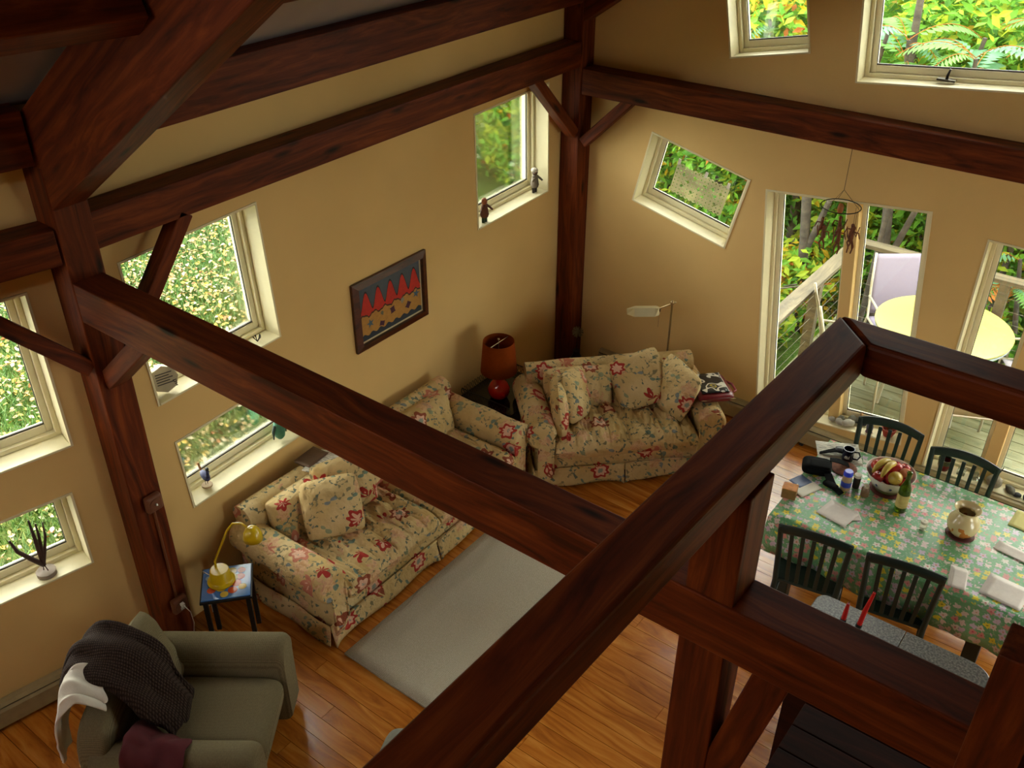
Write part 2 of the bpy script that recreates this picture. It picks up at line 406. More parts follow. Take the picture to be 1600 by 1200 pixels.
# right and rear walls (behind the camera)
RO, RU, RN = (3.4, 0, 0), (0, 1, 0), (-1, 0, 0)
RW = [(4.4, 1.6, 1.5, 2.0, 0)]  # unseen opening, added and sized for the sky light it lets in
wall('wall_right', RO, RU, RN, [(-3.2, -.4), (7.08, -.4), (7.08, 3.75), (-3.2, 3.75)], [rect(*w[:5]) for w in RW])
for w in RW: window(RO, RU, RN, *w[:5], mull=(.5,), label='added unseen window in the right hand wall')
wall('wall_rear', (0, -3.1, 0), (1, 0, 0), (0, 1, 0), [(-6.2, -.4), (3.6, -.4), (3.6, 3.6), (RX, roof_z(RX)+.1), (-6.2, 2.8)], [], .15)
# ceiling: left slope, bent slope, right slope
mb = MB(); zr = roof_z(RX)
def cpt(x, y): return Vector((x, y, roof_z(x)))
quads = [[cpt(-4.9, 2.19), cpt(RX, 2.19), cpt(RX, 7.1), cpt(-4.9, 7.1)],
         [cpt(-4.9, 2.19)+BD*5.6, cpt(RX, 2.19)+BD*5.6, cpt(RX, 2.19), cpt(-4.9, 2.19)],
         [Vector((RX, -3.4, zr)), Vector((3.7, -3.4, zr-.68*(3.7-RX))), Vector((3.7, 7.1, zr-.68*(3.7-RX))), Vector((RX, 7.1, zr))],
         [cpt(RX, 2.19)+BD*5.6, Vector((RX, -3.4, zr)), cpt(RX, 2.19)]]
for q in quads:
    n = len(q); mb.add(q + [p+Vector((0, 0, .12)) for p in q], [tuple(range(n)), tuple(range(2*n-1, n-1, -1))] + [(i, (i+1) % n, n+(i+1) % n, n+i) for i in range(n)])
tag(mb.build('ceiling', M['ceiling']), kind='structure')
# floor: planks along X
fl = MB().poly([(-4.6, 6.95, -.12), (-4.6, 2.1, -.12), (-4.6-5.2*math.tan(BEND), -3.1, -.12), (3.45, -3.1, -.12), (3.45, 6.95, -.12)], (0, 0, .098)).build('floor', M['subfloor']); tag(fl, kind='structure')
PW = .112; rng = random.Random(3); pm = {}
y = 1.0
while y < 6.82:
    x = -4.58 - max(0, 2.1-y)*math.tan(BEND); first = True
    while x < .9:
        L = rng.choice([1.5, 2.1, 2.7, 3.3]); L = L*rng.choice([.3, .5, .7, .9]) if first else L; first = False
        x1 = min(x+L, 1.0); k = round(x1-x, 2)
        if k > .05:
            if k not in pm: pm[k] = MB().box((0, 0, -.02), (k-.0025, PW-.003, 0)).mesh('plank', M['plank'])
            o = bpy.data.objects.new('plank', pm[k]); COL.objects.link(o); o.parent = fl; o.location = (x, y, rng.uniform(-.0008, 0))
        x += L
    y += PW
MB().poly([(-4.6-1.1*math.tan(BEND), 1.0, -.022), (-4.6-5.2*math.tan(BEND), -3.1, -.022), (3.4, -3.1, -.022), (3.4, 1.0, -.022)], (0, 0, .021)).box((1.0, 1.0, -.022), (3.4, 6.9, -.001)).build('far_planks', M['plank'], fl)

# ------------------------------------------------------------------ timber frame
def timber(name, p, q, w, h, label, cat, up=(0, 0, 1), mat='timber', bevel=.006, top=False):
    p, q = Vector(p), Vector(q); d = (q-p); L = d.length; d.normalize(); u = Vector(up)
    r = u.cross(d).normalized(); u = d.cross(r)
    o = MB().box((0, -w/2, -h/2), (L, w/2, h/2)).build(name, M[mat], bevel=bevel)
    mt = Matrix((d, r, u)).transposed().to_4x4(); mt.translation = p; o.matrix_world = mt
    return tag(o, label, cat)
timber('timber_post', (-4.435, 2.19, 0), (-4.435, 2.19, 3.30), .19, .18, 'tall reddish timber post carrying the switch and outlet boxes', 'post', (1, 0, 0))
timber('timber_post', (-4.435, 6.73, 0), (-4.435, 6.73, 3.40), .18, .19, 'reddish timber post standing in the room corner', 'post', (0, 1, 0))
timber('girt_beam', (-4.435, 2.28, 2.925), (-4.435, 6.64, 2.925), .17, .20, 'long horizontal timber on the left wall above the framed picture', 'beam')
timber('plate_beam', (-4.44, 2.28, 3.45), (-4.44, 6.64, 3.45), .18, .26, 'upper timber plate where the left wall meets the ceiling', 'beam')
timber('girt_beam', (-4.34, 6.73, 2.71), (3.4, 6.73, 2.78), .17, .21, 'horizontal timber crossing the gable wall above the tilted window', 'beam')
timber('tie_beam', (-4.34, 2.18, 2.60), (3.3, 2.18, 2.585), .17, .22, 'long tie beam crossing the room from the left post under the railing', 'beam')
r0 = Vector((-4.50, 2.19, 3.24)); r1 = Vector((RX, 2.19, 3.22+.68*(RX+4.53)))
timber('rafter', r0, r1, .18, .42, 'heavy sloping rafter rising from the left post to the roof', 'beam')
timber('rafter', r0+Vector((0, 4.54, .05)), r1+Vector((0, 4.54, .05)), .18, .36, 'sloping rafter against the gable wall above the corner post', 'beam')
def pzz(x): return 3.22 + .68*(x+4.53) + .12
RN_ = (-.562, 0, .827); RNB = (-.562*cos(BEND), .562*sin(BEND), .827)
timber('purlin', (-3.32, 2.28, 4.17), (-3.32, 6.64, 4.17), .15, .20, 'ceiling purlin parallel to the left wall beyond the rafter', 'beam', RN_)
c0 = Vector((XP-.09, 2.10, 0))
s0 = Vector((-3.32, 2.10, 4.18)); timber('purlin', s0, s0+BD*5.0, .15, .22, 'dark ceiling purlin left of the heavy rafter', 'beam', RNB)
s0 = Vector((-2.2, 2.10, 4.86)); timber('purlin', s0, s0+BD*5.0, .15, .22, 'topmost dark purlin left of the rafter', 'beam', RNB)
s0 = Vector((-2.2, 2.28, 4.86)); timber('purlin', s0, s0+Vector((0, 4.36, 0)), .15, .20, 'high purlin right of the rafter', 'beam', RN_)
s0 = Vector((-4.44, 2.10, 3.45)); timber('plate_beam', s0, s0+BD*5.0, .18, .26, 'upper timber plate over the bent wall left of the post', 'beam')
s0 = Vector((-4.435, 2.10, 2.905)); timber('girt_beam', s0, s0+BD*5.0, .17, .19, 'horizontal timber on the bent wall left of the post', 'beam')
def brace(p, q, label, up, w=.085, h=.10):
    return timber('knee_brace', p, q, w, h, label, 'brace', up)
brace((-4.40, 2.24, 2.10), (-4.40, 2.82, 2.84), 'diagonal brace from left post up to the wall beam over the window', (1, 0, 0))
brace((-4.40, 6.62, 2.28), (-4.40, 6.02, 2.88), 'short brace from corner post up to the left wall beam', (1, 0, 0))
brace((-4.32, 6.70, 2.20), (-3.88, 6.70, 2.64), 'short brace from corner post up to the gable beam', (0, 1, 0))
brace((-4.36, 2.19, 2.10), (-3.84, 2.19, 2.56), 'short brace under the tie beam at the left post', (0, 1, 0), .10, .12)
p = Vector((-4.40, 2.09, 2.20)); brace(p, p+BD*.58+Vector((0, 0, .64)), 'diagonal brace left of the post in front of the window', (1, 0, 0))
# loft railing
timber('loft_post', (-.822, 2.185, 0), (-.822, 2.185, 3.13), .165, .165, 'square timber post in the foreground carrying the loft rail', 'post', (1, 0, 0))
timber('loft_post', (.035, 2.01, 0), (.035, 2.01, 3.13), .13, .13, 'dark timber post at the right edge beside the granite counter', 'post', (1, 0, 0))
def rail(pts, ang, label):
    mt = Matrix.Rotation(-ang, 3, 'Z'); o0 = Vector((*pts[0], 0))
    o = MB().poly([mt @ (Vector((*p_, 0))-o0) for p_ in pts], (0, 0, .13)).build('loft_rail', M['timber'], bevel=.016, seg=3)
    o.location = (pts[0][0], pts[0][1], 3.13); o.rotation_euler = (0, 0, ang); return tag(o, label, 'railing')
rail([(-.797, .2), (-.733, 2.937), (-.888, 3.093), (-.953, .2)], radians(88.7), 'wide foreground rail running up to the mitred corner')
rail([(-.7315, 2.9375), (2.6, 2.937), (2.6, 3.093), (-.8865, 3.0935)], 0, 'foreground rail running right from the mitred corner')
brace((-.745, 2.17, 1.70), (-.575, 2.17, 2.50), 'knee brace right of the foreground loft post', (0, 1, 0), .12, .12)

# ------------------------------------------------------------------ soft furniture
def sgnpow(c, e): return math.copysign(abs(c)**e, c)
def cushion(mb, c, size, e=.38, nu=44, nv=20, disp=None, mat=None):
    """rounded box cushion; disp(p_local_unit, p) -> offset along z"""
    sx, sy, sz = (s/2 for s in size)
    def fn(i, j):
        a = 2*pi*i; t = -pi/2 + pi*j
        ct, st = cos(t), sin(t)
        q = Vector((sx*sgnpow(ct, e)*sgnpow(cos(a), e), sy*sgnpow(ct, e)*sgnpow(sin(a), e), sz*sgnpow(st, .75)))
        if disp: q.z += disp(q.x/sx, q.y/sy, st)
        if mat: q = mat @ q
        return q + Vector(c)
    mb.grid(fn, nu, nv, cu=True); return mb
def boxpad(mb, c, size, p=7, nx=56, ny=30, top=None, mat=None):
    sx, sy, sz = size
    for sgn in (1, -1):
        def fn(i, j):
            u, v = 2*i-1, 2*j-1
            u = sin(u*pi/2)*.35+u*.65; v = sin(v*pi/2)*.35+v*.65
            k = max(0, 1-abs(u)**p)**.33*max(0, 1-abs(v)**p)**.33
            q = Vector((sx/2*u, sy/2*v, sgn*sz/2*k))
            if top and sgn > 0: q.z += top(u, v)*k
            if mat: q = mat @ q
            return q + Vector(c)
        g = MB().grid(fn, nx, ny)
        mb.add(g.v, g.f if sgn > 0 else [tuple(reversed(f)) for f in g.f])
    return mb
def pad(mb, c, w, h, t, mat, n=22, seed=0, pinch=.035, wr=.008):
    """knife-edge pillow in its local XZ plane"""
    for sgn in (1, -1):
        def fn(i, j):
            u, v = 2*i-1, 2*j-1
            tt = max(0, 1-abs(u)**3.4)**.5 * max(0, 1-abs(v)**3.4)**.5
            cr = 1-.11*abs(u*v)**3; x = w/2*u*(1-pinch*(1-v*v)*u*u)*cr; z = h/2*v*(1-pinch*(1-u*u)*v*v)*cr
            y = sgn*t/2*tt + wr*tt*noise.noise(Vector((u*3+seed*5, v*3, sgn*2.)))*2
            return mat @ Vector((x, y*-1 if False else y, z)) + Vector(c)
        g = MB().grid(fn, n, n)
        mb.add(g.v, g.f if sgn < 0 else [tuple(reversed(f)) for f in g.f])
    return mb
def sheet(mb, ctrl, nu=24, nv=24, wr=0, seed=0, fr=3, fold=0, ff=16):
    """Catmull-Rom patch through a grid of control points"""
    R_, C_ = len(ctrl), len(ctrl[0]); P = [[Vector(p) for p in r] for r in ctrl]
    def cr(a, b, c, d, t): return .5*((2*b) + (c-a)*t + (2*a-5*b+4*c-d)*t*t + (3*b-a-3*c+d)*t**3)
    def at(l, x):
        n = len(l)-1; i = min(int(x*n), n-1); t = x*n-i
        return cr(l[max(i-1, 0)], l[i], l[i+1], l[min(i+2, n)], t)
    def fn(i, j):
        p = at([at(r, j) for r in P], i)
        if fold: p = p + Vector((0, -.3, .8))*fold*sin(j*ff+2.2*i+1.2*noise.noise(Vector((i*2, j*2, seed))))
        if wr: p = p + Vector((noise.noise(Vector((i*fr+seed, j*fr, 1))), noise.noise(Vector((i*fr, j*fr+seed, 7))), noise.noise(Vector((i*fr, j*fr, seed+3)))))*wr
        return p
    mb.grid(fn, nu, nv); return mb
RX90 = lambda a: Matrix.Rotation(a, 3, 'X')
def RZX(rz, rx, ry=0): return Matrix.Rotation(rz, 3, 'Z') @ Matrix.Rotation(rx, 3, 'X') @ Matrix.Rotation(ry, 3, 'Y')

def rolled_arm(side, W, D, zt, r=.1, mat='floral', parent=None, y0=0.0):
    """side +1/-1; panel plus outward roll along y"""
    mb = MB(); x = side*(W/2-.07); prof = []
    for k in range(17):
        a = radians(-70 + k*(320-0)/16) if side > 0 else radians(250 - k*320/16)
        prof.append((x + side*.015 + r*cos(a)*(1.05), zt - r + r*sin(a)))
    xo, xi = x+side*.04, x-side*.075
    n = 14
    def ring(y, sc=1.0, sink=0):
        vs = [Vector((xi*sc + x*(1-sc), y, .08))]
        return vs
    pts = [(xi, .08)] + [(xi, zt-r*1.2)] + [(x+side*.015 + r*cos(radians(a if side > 0 else 180-a)), zt-r+r*sin(radians(a if side > 0 else 180-a))) for a in range(165, -91, -15)] + [(xo, zt-2*r-.02), (xo, .08)]
    ys = [(y0-.012, .86), (y0, 1.0)] + [(y0+(D-y0)*k/8, 1.0) for k in range(1, 9)]
    vs = []; cz = sum(p[1] for p in pts)/len(pts)
    for y, sc in ys:
        for (px_, pz_) in pts:
            nz = noise.noise(Vector((px_*6, y*5, pz_*6)))*.012
            vs.append((x+(px_-x)*sc + nz*.6, y, (cz+(pz_-cz)*(sc if sc < 1 else 1)) + nz))
    m_ = len(pts)
    fs = [(i*m_+k, i*m_+(k+1) % m_, (i+1)*m_+(k+1) % m_, (i+1)*m_+k) for i in range(len(ys)-1) for k in range(m_)]
    fs += [tuple(range(m_)), tuple(range((len(ys)-1)*m_+m_-1, (len(ys)-1)*m_-1, -1))]
    if side < 0: fs = [tuple(reversed(f)) for f in fs]
    fs = [tuple(reversed(f)) for f in fs]
    mb.add(vs, fs); return mb.build('arm', M[mat], parent, smooth=70)

def quilt(depth, n, seed):
    def d(u, v):
        w = u*n/2 + .12*sin(v*2.2+seed) + .10*noise.noise(Vector((u*2, v*2, seed)))
        k = abs(sin(w*pi))**.4
        wr = 1-2.6*abs(noise.noise(Vector((u*n*2.4, v*2.6, seed*3.))))
        return depth*(k-1) + depth*.42*wr + .012*(1-u*u)*(1-v*v)
    return d
def sofa(name, label, W, D, loc, rz, nseat, nback, zback=.76, zarm=.63):
    t = thing(name, label, 'sofa', loc, rz)
    MB().box((-W/2+.05, .03, .09), (W/2-.05, D-.04, .32)).build('base', M['floral'], t, bevel=.02)
    MB().box((-W/2+.08, .06, .0), (W/2-.08, D-.08, .10)).build('plinth', M['black'], t)
    # skirt panels with a kick pleat in the middle
    for a, b in ((-W/2+.005, -.006), (.006, W/2-.005)):
        def fn(i, j):
            x = a+(b-a)*i; fl = .012*sin(i*9+a*3)+.022*(1-j) + .02*max(0, abs(2*i-1)-.9)*10*(1-j)
            return Vector((x, .018-fl, .012+.165*j + .015*(1-j)*(1-abs(2*i-1)**4)))
        sk = MB().grid(fn, 24, 5); so = sk.build('skirt', M['floral'], t, smooth=180, solid=.008)
        MB().tube([(a, .012, .18), (b, .012, .18)], .008, 8).build('piping', M['floral'], so, smooth=180)
    for s in (-1, 1):
        def fn(i, j):
            return Vector((s*(W/2-.005 + .018*(1-j) + .008*sin(i*11)), .02+(D-.06)*i, .012+.165*j))
        g = MB().grid(fn, 16, 4); g.build('skirt', M['floral'], t, smooth=180, solid=.008)
        rolled_arm(s, W, D-.06, zarm, .12, 'floral', t)
        MB().tube([(s*(W/2-.145), -.012, .19), (s*(W/2-.145), -.012, zarm-.14)], .009, 8).build('piping', M['floral'], t, smooth=180)
        MB().tube([(s*(W/2-.03), -.012, .19), (s*(W/2-.03), -.012, zarm-.2)], .009, 8).build('piping', M['floral'], t, smooth=180)
    # back with rolled top
    mb = MB(); xs = W/2-.03
    pts = [(D-.22, .2), (D-.20, zback-.12)] + [(D-.12+.09*cos(radians(a)), zback-.09+.09*sin(radians(a))) for a in range(165, -31, -15)] + [(D-.03, .08)]
    vs = []; N = 14
    for i in range(N+1):
        x = -xs+2*xs*i/N
        vs += [(x, y_+.01*noise.noise(Vector((x*4, y_*4, 1))), z_+.012*noise.noise(Vector((x*3, y_*5, 4)))) for y_, z_ in pts]
    m_ = len(pts); fs = [(i*m_+k, (i+1)*m_+k, (i+1)*m_+(k+1) % m_, i*m_+(k+1) % m_) for i in range(N) for k in range(m_)]
    fs += [tuple(range(m_)), tuple(range((N+1)*m_-1, N*m_-1, -1))]
    mb.add(vs, fs).build('back', M['floral'], t, smooth=70)
    iw = W-.31; sw = iw/nseat
    for k in range(nseat):
        c = (-iw/2+sw*(k+.5), (D-.22)/2-.025, .375)
        boxpad(MB(), c, (sw-.006, D-.19, .19), 9, int(sw*130), 40, quilt(.046, max(3, round(sw/.15)), k)).build('seat_cushion', M['floral'], t, smooth=180)
    bw = iw/nback
    for k in range(nback):
        c = (-iw/2+bw*(k+.5), D-.27, .58)
        boxpad(MB(), c, (bw-.006, .36, .19), 5, int(bw*80), 24, quilt(.022, 4, k+5), Matrix.Rotation(radians(78), 3, 'X')).build('back_cushion', M['floral'], t, smooth=180)
    return t
sofa('floral_sofa', 'long floral chintz sofa along the left wall under the windows', 2.10, .93, (-3.57, 3.83, 0), pi/2, 2, 3)
sofa('floral_loveseat', 'floral chintz loveseat set diagonally in the room corner', 1.47, .82, (-2.978, 5.426, 0), radians(45.8), 1, 2)
def loc2w(o, rz, p): return Vector(o) + Matrix.Rotation(rz, 3, 'Z') @ Vector(p)
def throw(label, o, rz, p, w, h, t, mat, seed, group=None, m='floral'):
    ob = pad(MB(), (0, 0, 0), w, h, t, mat, seed=seed).build('throw_pillow', M[m], smooth=180)
    ob.location = loc2w(o, rz, p); ob.rotation_euler = (0, 0, rz); return tag(ob, label, 'pillow', group)
LO_, LR_ = (-2.978, 5.426, 0), radians(45.8)
throw('slim floral pillow leaning on the left arm of the loveseat', LO_, LR_, (-.50, .26, .63), .46, .42, .13, RZX(radians(82), radians(-6)), 1)
throw('floral pillow second from the left arm of the loveseat', LO_, LR_, (-.345, .37, .64), .44, .44, .14, RZX(radians(62), radians(-20), radians(20)), 2)
throw('large square floral pillow leaning on the loveseat back', LO_, LR_, (.20, .46, .67), .46, .46, .16, RZX(radians(-16), radians(-30), radians(-24)), 3)
throw('tall floral pillow against the right arm of the loveseat', LO_, LR_, (.455, .31, .66), .44, .46, .17, RZX(radians(-66), radians(-18), radians(8)), 4)
SO_, SR_ = (-3.57, 3.83, 0), pi/2
throw('square floral pillow at the near end of the long sofa', SO_, SR_, (-.56, .44, .655), .42, .42, .16, RZX(radians(-32), radians(-34), radians(0)), 5)
throw('second floral pillow behind the square one on the long sofa', SO_, SR_, (-.34, .55, .66), .46, .40, .16, RZX(radians(-22), radians(-26)), 6)

# sage armchair
AO, AR = (-3.185, 1.98, 0), radians(126.9)
t = thing('armchair', 'sage green upholstered armchair in the lower left corner', 'armchair', AO, AR)
MB().box((-.40, .05, .07), (.40, .82, .30)).build('base', M['sage'], t, bevel=.03, seg=3)
for s in (-1, 1):
    mb = MB(); pts = [(s*.26, .06), (s*.26, .50)] + [(s*(.375) + .112*cos(radians(a if s > 0 else 180-a)), .525+.112*sin(radians(a if s > 0 else 180-a))) for a in range(170, -26, -15)] + [(s*.465, .06)]
    vs = []; ys = [(-.03, .90), (-.012, .97), (.01, 1)] + [(.01+.8*k/6, 1) for k in range(1, 7)]
    for y_, sc in ys: vs += [(s*.365+(a-s*.365)*sc, y_, .35+(b-.35)*sc) for a, b in pts]
    n = len(pts); fs = [(i*n+k, i*n+(k+1) % n, (i+1)*n+(k+1) % n, (i+1)*n+k) for i in range(len(ys)-1) for k in range(n)]
    fs += [tuple(range(n-1, -1, -1)), tuple(range((len(ys)-1)*n, len(ys)*n))]
    if s > 0: fs = [tuple(reversed(f)) for f in fs]
    mb.add(vs, fs).build('arm', M['sage'], t, smooth=50)
cushion(MB(), (0, .32, .385), (.53, .70, .18), .25, 56, 18, lambda u, v, st: .006*noise.noise(Vector((u*2, v*2, st)))).build('seat_cushion', M['sage'], t, smooth=180)
cushion(MB(), (0, .80, .43), (.86, .20, .70), .3, 48, 18).build('back', M['sage'], t, smooth=180)
pad(MB(), (.13, .68, .66), .54, .50, .17, RZX(radians(4), radians(-24), radians(8)), 26, 9, .06, .01).build('back_cushion', M['sage'], t, smooth=180)
for x in (-.36, .36):
    for y_ in (.08, .76): MB().lathe([(.022, 0), (.03, .07)], 10, (x, y_, 0)).build('foot', M['darkwood'], t)
def chair_cloth(name, label, cat, ctrl, mat, wr, seed, th, fr=4, fold=0):
    o = sheet(MB(), ctrl, 40, 40, wr, seed, fr, fold).build(name, M[mat], smooth=180, solid=th)
    o.location = AO; o.rotation_euler = (0, 0, AR); return tag(o, label, cat)
chair_cloth('knit_blanket', 'dark brown ribbed knit blanket draped over the armchair back', 'blanket',
    [[(.10, 1.05, .74), (.0, 1.08, .74), (-.09, 1.06, .68)], [(.14, .92, .95), (.02, .96, .95), (-.12, .97, .87)], [(.14, .80, .995), (-.02, .80, .975), (-.18, .84, .89)],
     [(.12, .62, .91), (-.05, .61, .87), (-.20, .66, .79)], [(.08, .51, .73), (-.08, .50, .69), (-.22, .55, .66)], [(.07, .44, .55), (-.08, .43, .52), (-.20, .47, .52)]], 'knit', .022, 2, .026, 5, .014)
chair_cloth('white_fleece', 'white cloth hanging off the back of the armchair', 'cloth',
    [[(-.10, .80, .90), (-.20, .76, .86), (-.27, .74, .80)], [(-.10, .92, .95), (-.22, .90, .93), (-.30, .86, .90)], [(-.12, .99, .86), (-.24, .98, .84), (-.34, .95, .82)],
     [(-.16, 1.00, .68), (-.28, 1.0, .66), (-.37, .98, .66)], [(-.20, 1.02, .50), (-.29, 1.02, .47), (-.36, 1.0, .50)]], 'white_cloth', .03, 5, .012, 4, .010)
chair_cloth('maroon_throw', 'dark maroon cloth lying over the near armchair arm', 'cloth',
    [[(-.16, .62, .60), (-.20, .52, .54), (-.25, .40, .55), (-.28, .34, .56)], [(-.30, .62, .70), (-.30, .53, .64), (-.31, .42, .63), (-.32, .32, .62)], [(-.40, .62, .73), (-.39, .52, .67), (-.39, .42, .665), (-.39, .32, .66)],
     [(-.49, .62, .68), (-.49, .52, .62), (-.49, .42, .60), (-.50, .32, .59)], [(-.52, .62, .42), (-.51, .52, .40), (-.51, .42, .40), (-.51, .32, .40)]], 'maroon', .02, 8, .014, 4, .008)

# rug
def rugfn(i, j): return Vector((-.0+.98*i, 1.85*j + .004*noise.noise(Vector((i*4, j*9, 0))), .018+.002*noise.noise(Vector((i*5, j*5, 2)))))
mb = MB().grid(rugfn, 14, 20); rg = mb.build('rug', M['rug'], smooth=180)
md = rg.modifiers.new('s', 'SOLIDIFY'); md.thickness = .016; md.offset = -1
rg.location = (-3.475, 2.78, 0); tag(rg, 'oatmeal woven rug on the pine floor before the long sofa', 'rug')

# ------------------------------------------------------------------ dining group
t = thing('dining_table', 'long dining table under the flowered green cloth', 'table', (0, 0, 0))
TX0, TX1, TY0, TY1 = -1.58, .20, 4.87, 5.92
MB().box((TX0+.02, TY0+.02, .71), (TX1-.02, TY1-.02, .75)).build('table_top', M['darkwood'], t)
for x in (TX0+.14, TX1-.42):
    for y_ in (TY0+.14, TY1-.14): MB().box((x-.045, y_-.045, .0), (x+.045, y_+.045, .71)).build('leg', M['chairgreen'], t, bevel=.006)
MB().box((TX0+.12, TY0+.12, .62), (TX1-.12, TY1-.12, .71)).build('apron', M['chairgreen'], t)
per = []
def edge(a, b, n): return [(a[0]+(b[0]-a[0])*k/n, a[1]+(b[1]-a[1])*k/n) for k in range(n)]
cs = [(TX0, TY0), (TX1, TY0), (TX1, TY1), (TX0, TY1)]
for k in range(4): per += edge(cs[k], cs[(k+1) % 4], 40 if k % 2 == 0 else 26)
mb = MB(); n = len(per); cx, cy = (TX0+TX1)/2, (TY0+TY1)/2
nx, ny = 30, 18
mb.grid(lambda i, j: Vector((TX0+(TX1-TX0)*i, TY0+(TY1-TY0)*j, .758 + .0015*noise.noise(Vector((i*6, j*6, 0))))), nx, ny)
vs = []
for lev, (dz, out) in enumerate([(0, 0), (-.012, .004), (-.10, .006), (-.20, .009), (-.29, .012)]):
    for k, (x, y_) in enumerate(per):
        ox = -1 if x == TX0 else (1 if x == TX1 else 0); oy = -1 if y_ == TY0 else (1 if y_ == TY1 else 0)
        w_ = (.012*sin(k*.55) + .008*sin(k*1.3+1))*(-dz/.3)
        vs.append((x+ox*(out+w_), y_+oy*(out+w_), .758+dz+.01*sin(k*.33)*(-dz/.3)))
mb.add(vs, [(l*n+k, l*n+(k+1) % n, (l+1)*n+(k+1) % n, (l+1)*n+k) for l in range(4) for k in range(n)][::1])
mb.f = [tuple(f) for f in mb.f]
tc = mb.build('tablecloth', M['oilcloth'], smooth=60, solid=.003); tag(tc, 'green oilcloth with yellow and pink flowers over the dining table', 'tablecloth')
TZ = .7605

def dining_chair(label):
    t = thing('dining_chair', label, 'chair', group='dark green slat-back chairs at the dining table')
    m_ = M['chairgreen']
    MB().poly([(-.20, .20, .435), (.20, .20, .435), (.22, -.20, .435), (.10, -.235, .435), (-.10, -.235, .435), (-.22, -.20, .435)], (0, 0, .03)).build('seat', m_, t, bevel=.01)
    def rake(z): return .19 + max(0, z-.44)*.12
    for s in (-1, 1):
        MB().tube([(s*.205, rake(0)+.05, 0), (s*.19, .19, .44), (s*.20, rake(.7), .70), (s*.212, rake(.93), .935)], [.016, .02, .019, .017], 8).build('back_post', m_, t, smooth=60)
        MB().tube([(s*.20, -.20, 0), (s*.185, -.18, .44)], [.015, .02], 8).build('leg', m_, t, smooth=60)
        MB().tube([(s*.195, -.19, .2), (s*.195, .21, .2)], .010, 8).build('stretcher', m_, t, smooth=60)
    # crest rail: curved up in the middle
    def cr(i, j):
        u = 2*i-1; x = .225*u; zc = .905+.035*(1-u*u); y_ = rake(.91)+.02*(1-u*u)
        a = 2*pi*j; return Vector((x, y_+.013*cos(a), zc+.036*sin(a)))
    MB().grid(cr, 16, 10, cv=True).build('crest_rail', m_, t, smooth=60)
    for k in range(5):
        u = (k-2)/2*.62
        MB().bar((.19*u, rake(.45), .455), (.215*u*1.02, rake(.88)+.015, .895), .026, .012, up=(0, 1, 0)).build('slat', m_, t, bevel=.003)
    return t
c1 = dining_chair('dark green slat-back chair on the near side, left, beside the loft post')
place(c1, (-1.245, 4.90, 0), pi+radians(10))
for lab, loc, rz in (('dark green slat-back chair on the near side of the table, right of the red candles', (-.715, 4.975, 0), pi+radians(9)),
                     ('dark green slat-back chair behind the fruit bowl facing the room', (-1.205, 5.84, 0), radians(6)),
                     ('dark green slat-back chair behind the cream vase facing the room', (-.69, 5.77, 0), radians(3))):
    c = copy_tree(c1); c['label'] = lab; place(c, loc, rz)

# fruit bowl
t = thing('fruit_bowl', 'white ceramic bowl with blue leaf marks holding fruit', 'bowl', (-1.06, 5.60, TZ))
B = [(.075, .012), (.08, .02), (.115, .06), (.145, .11), (.158, .15), (.163, .152), (.157, .145), (.14, .105), (.108, .06), (.07, .03), (.002, .028)]
MB().lathe(B, 36).build('bowl', M['white'], t, smooth=50)
MB().lathe([(.078, .008), (.082, .02), (.10, .042), (.108, .049), (.109, .047), (.101, .039), (.083, .017), (.08, .006)], 36, cap=False).build('foot_band', plain('olive_band', '#7d8450', .3), t, smooth=50)
mk = plain('blue_mark', '#2a3a78', .3)
for k in range(9):
    a = 2*pi*k/9+.2; r_ = .1365; z_ = .094
    mt = Matrix.Rotation(a, 3, 'Z') @ Matrix.Rotation(radians(32), 3, 'Y')
    MB().ball((r_*cos(a), r_*sin(a), z_), (.003, .009, .017), 8, 5, mat=mt).build('leaf_mark', mk, t, smooth=180)
tr = MB().lathe([(.002, 0), (.10, 0), (.115, .004), (.10, .010), (.002, .010)], 24).build('trivet', plain('red_brown_trivet', '#5e2418', .7, .2, 40)); tr.location = (-1.06, 5.60, TZ); tag(tr, 'dark red round trivet under the fruit bowl', 'trivet')
def apple(name, label, cat, p, r, mat, rot=(0, 0, 0), pear=0):
    t = thing(name, label, cat, (-1.06+p[0], 5.60+p[1], TZ+p[2]), 0, 'fruit in the white bowl'); t.rotation_euler = rot
    prof = []
    for k in range(13):
        a = pi*k/12; rr = sin(a); z_ = -cos(a)
        if pear: z_ *= 1.25; rr *= 1-.28*max(0, z_)
        dip = .18*max(0, 1-rr*2.2) if not pear else .05*max(0, 1-rr*2.2)
        prof.append((max(.0008, rr*r), (z_*.9-(dip if z_ > 0 else -dip))*r))
    MB().lathe(prof, 18).build('flesh', mat, t, smooth=180)
    MB().tube([(0, 0, prof[-1][1]), (.004, 0, prof[-1][1]+.018)], .0022, 6).build('stem', M['bark'], t)
mr = plain('red_apple_skin', '#a3241f', .25, .35, 14); my = plain('golden_pear_skin', '#b59a3a', .35, .15, 14); mp = plain('peach_skin', '#b86a3c', .5, .3, 12)
apple('apple', 'bright red apple in the middle of the bowl', 'apple', (.01, .045, .155), .05, mr)
apple('apple', 'orange-red apple at the right of the bowl', 'apple', (.088, .02, .15), .046, mp, (.3, .2, 0))
apple('apple', 'dark red apple against the left rim of the bowl', 'apple', (-.095, .02, .14), .046, mr, (0, .3, 0))
apple('pear', 'golden pear lying at the front of the bowl', 'pear', (.05, -.06, .15), .048, my, (1.1, .2, .5), 1)
apple('apple', 'small brown-red apple at the back of the bowl', 'apple', (.06, .09, .14), .042, mr)
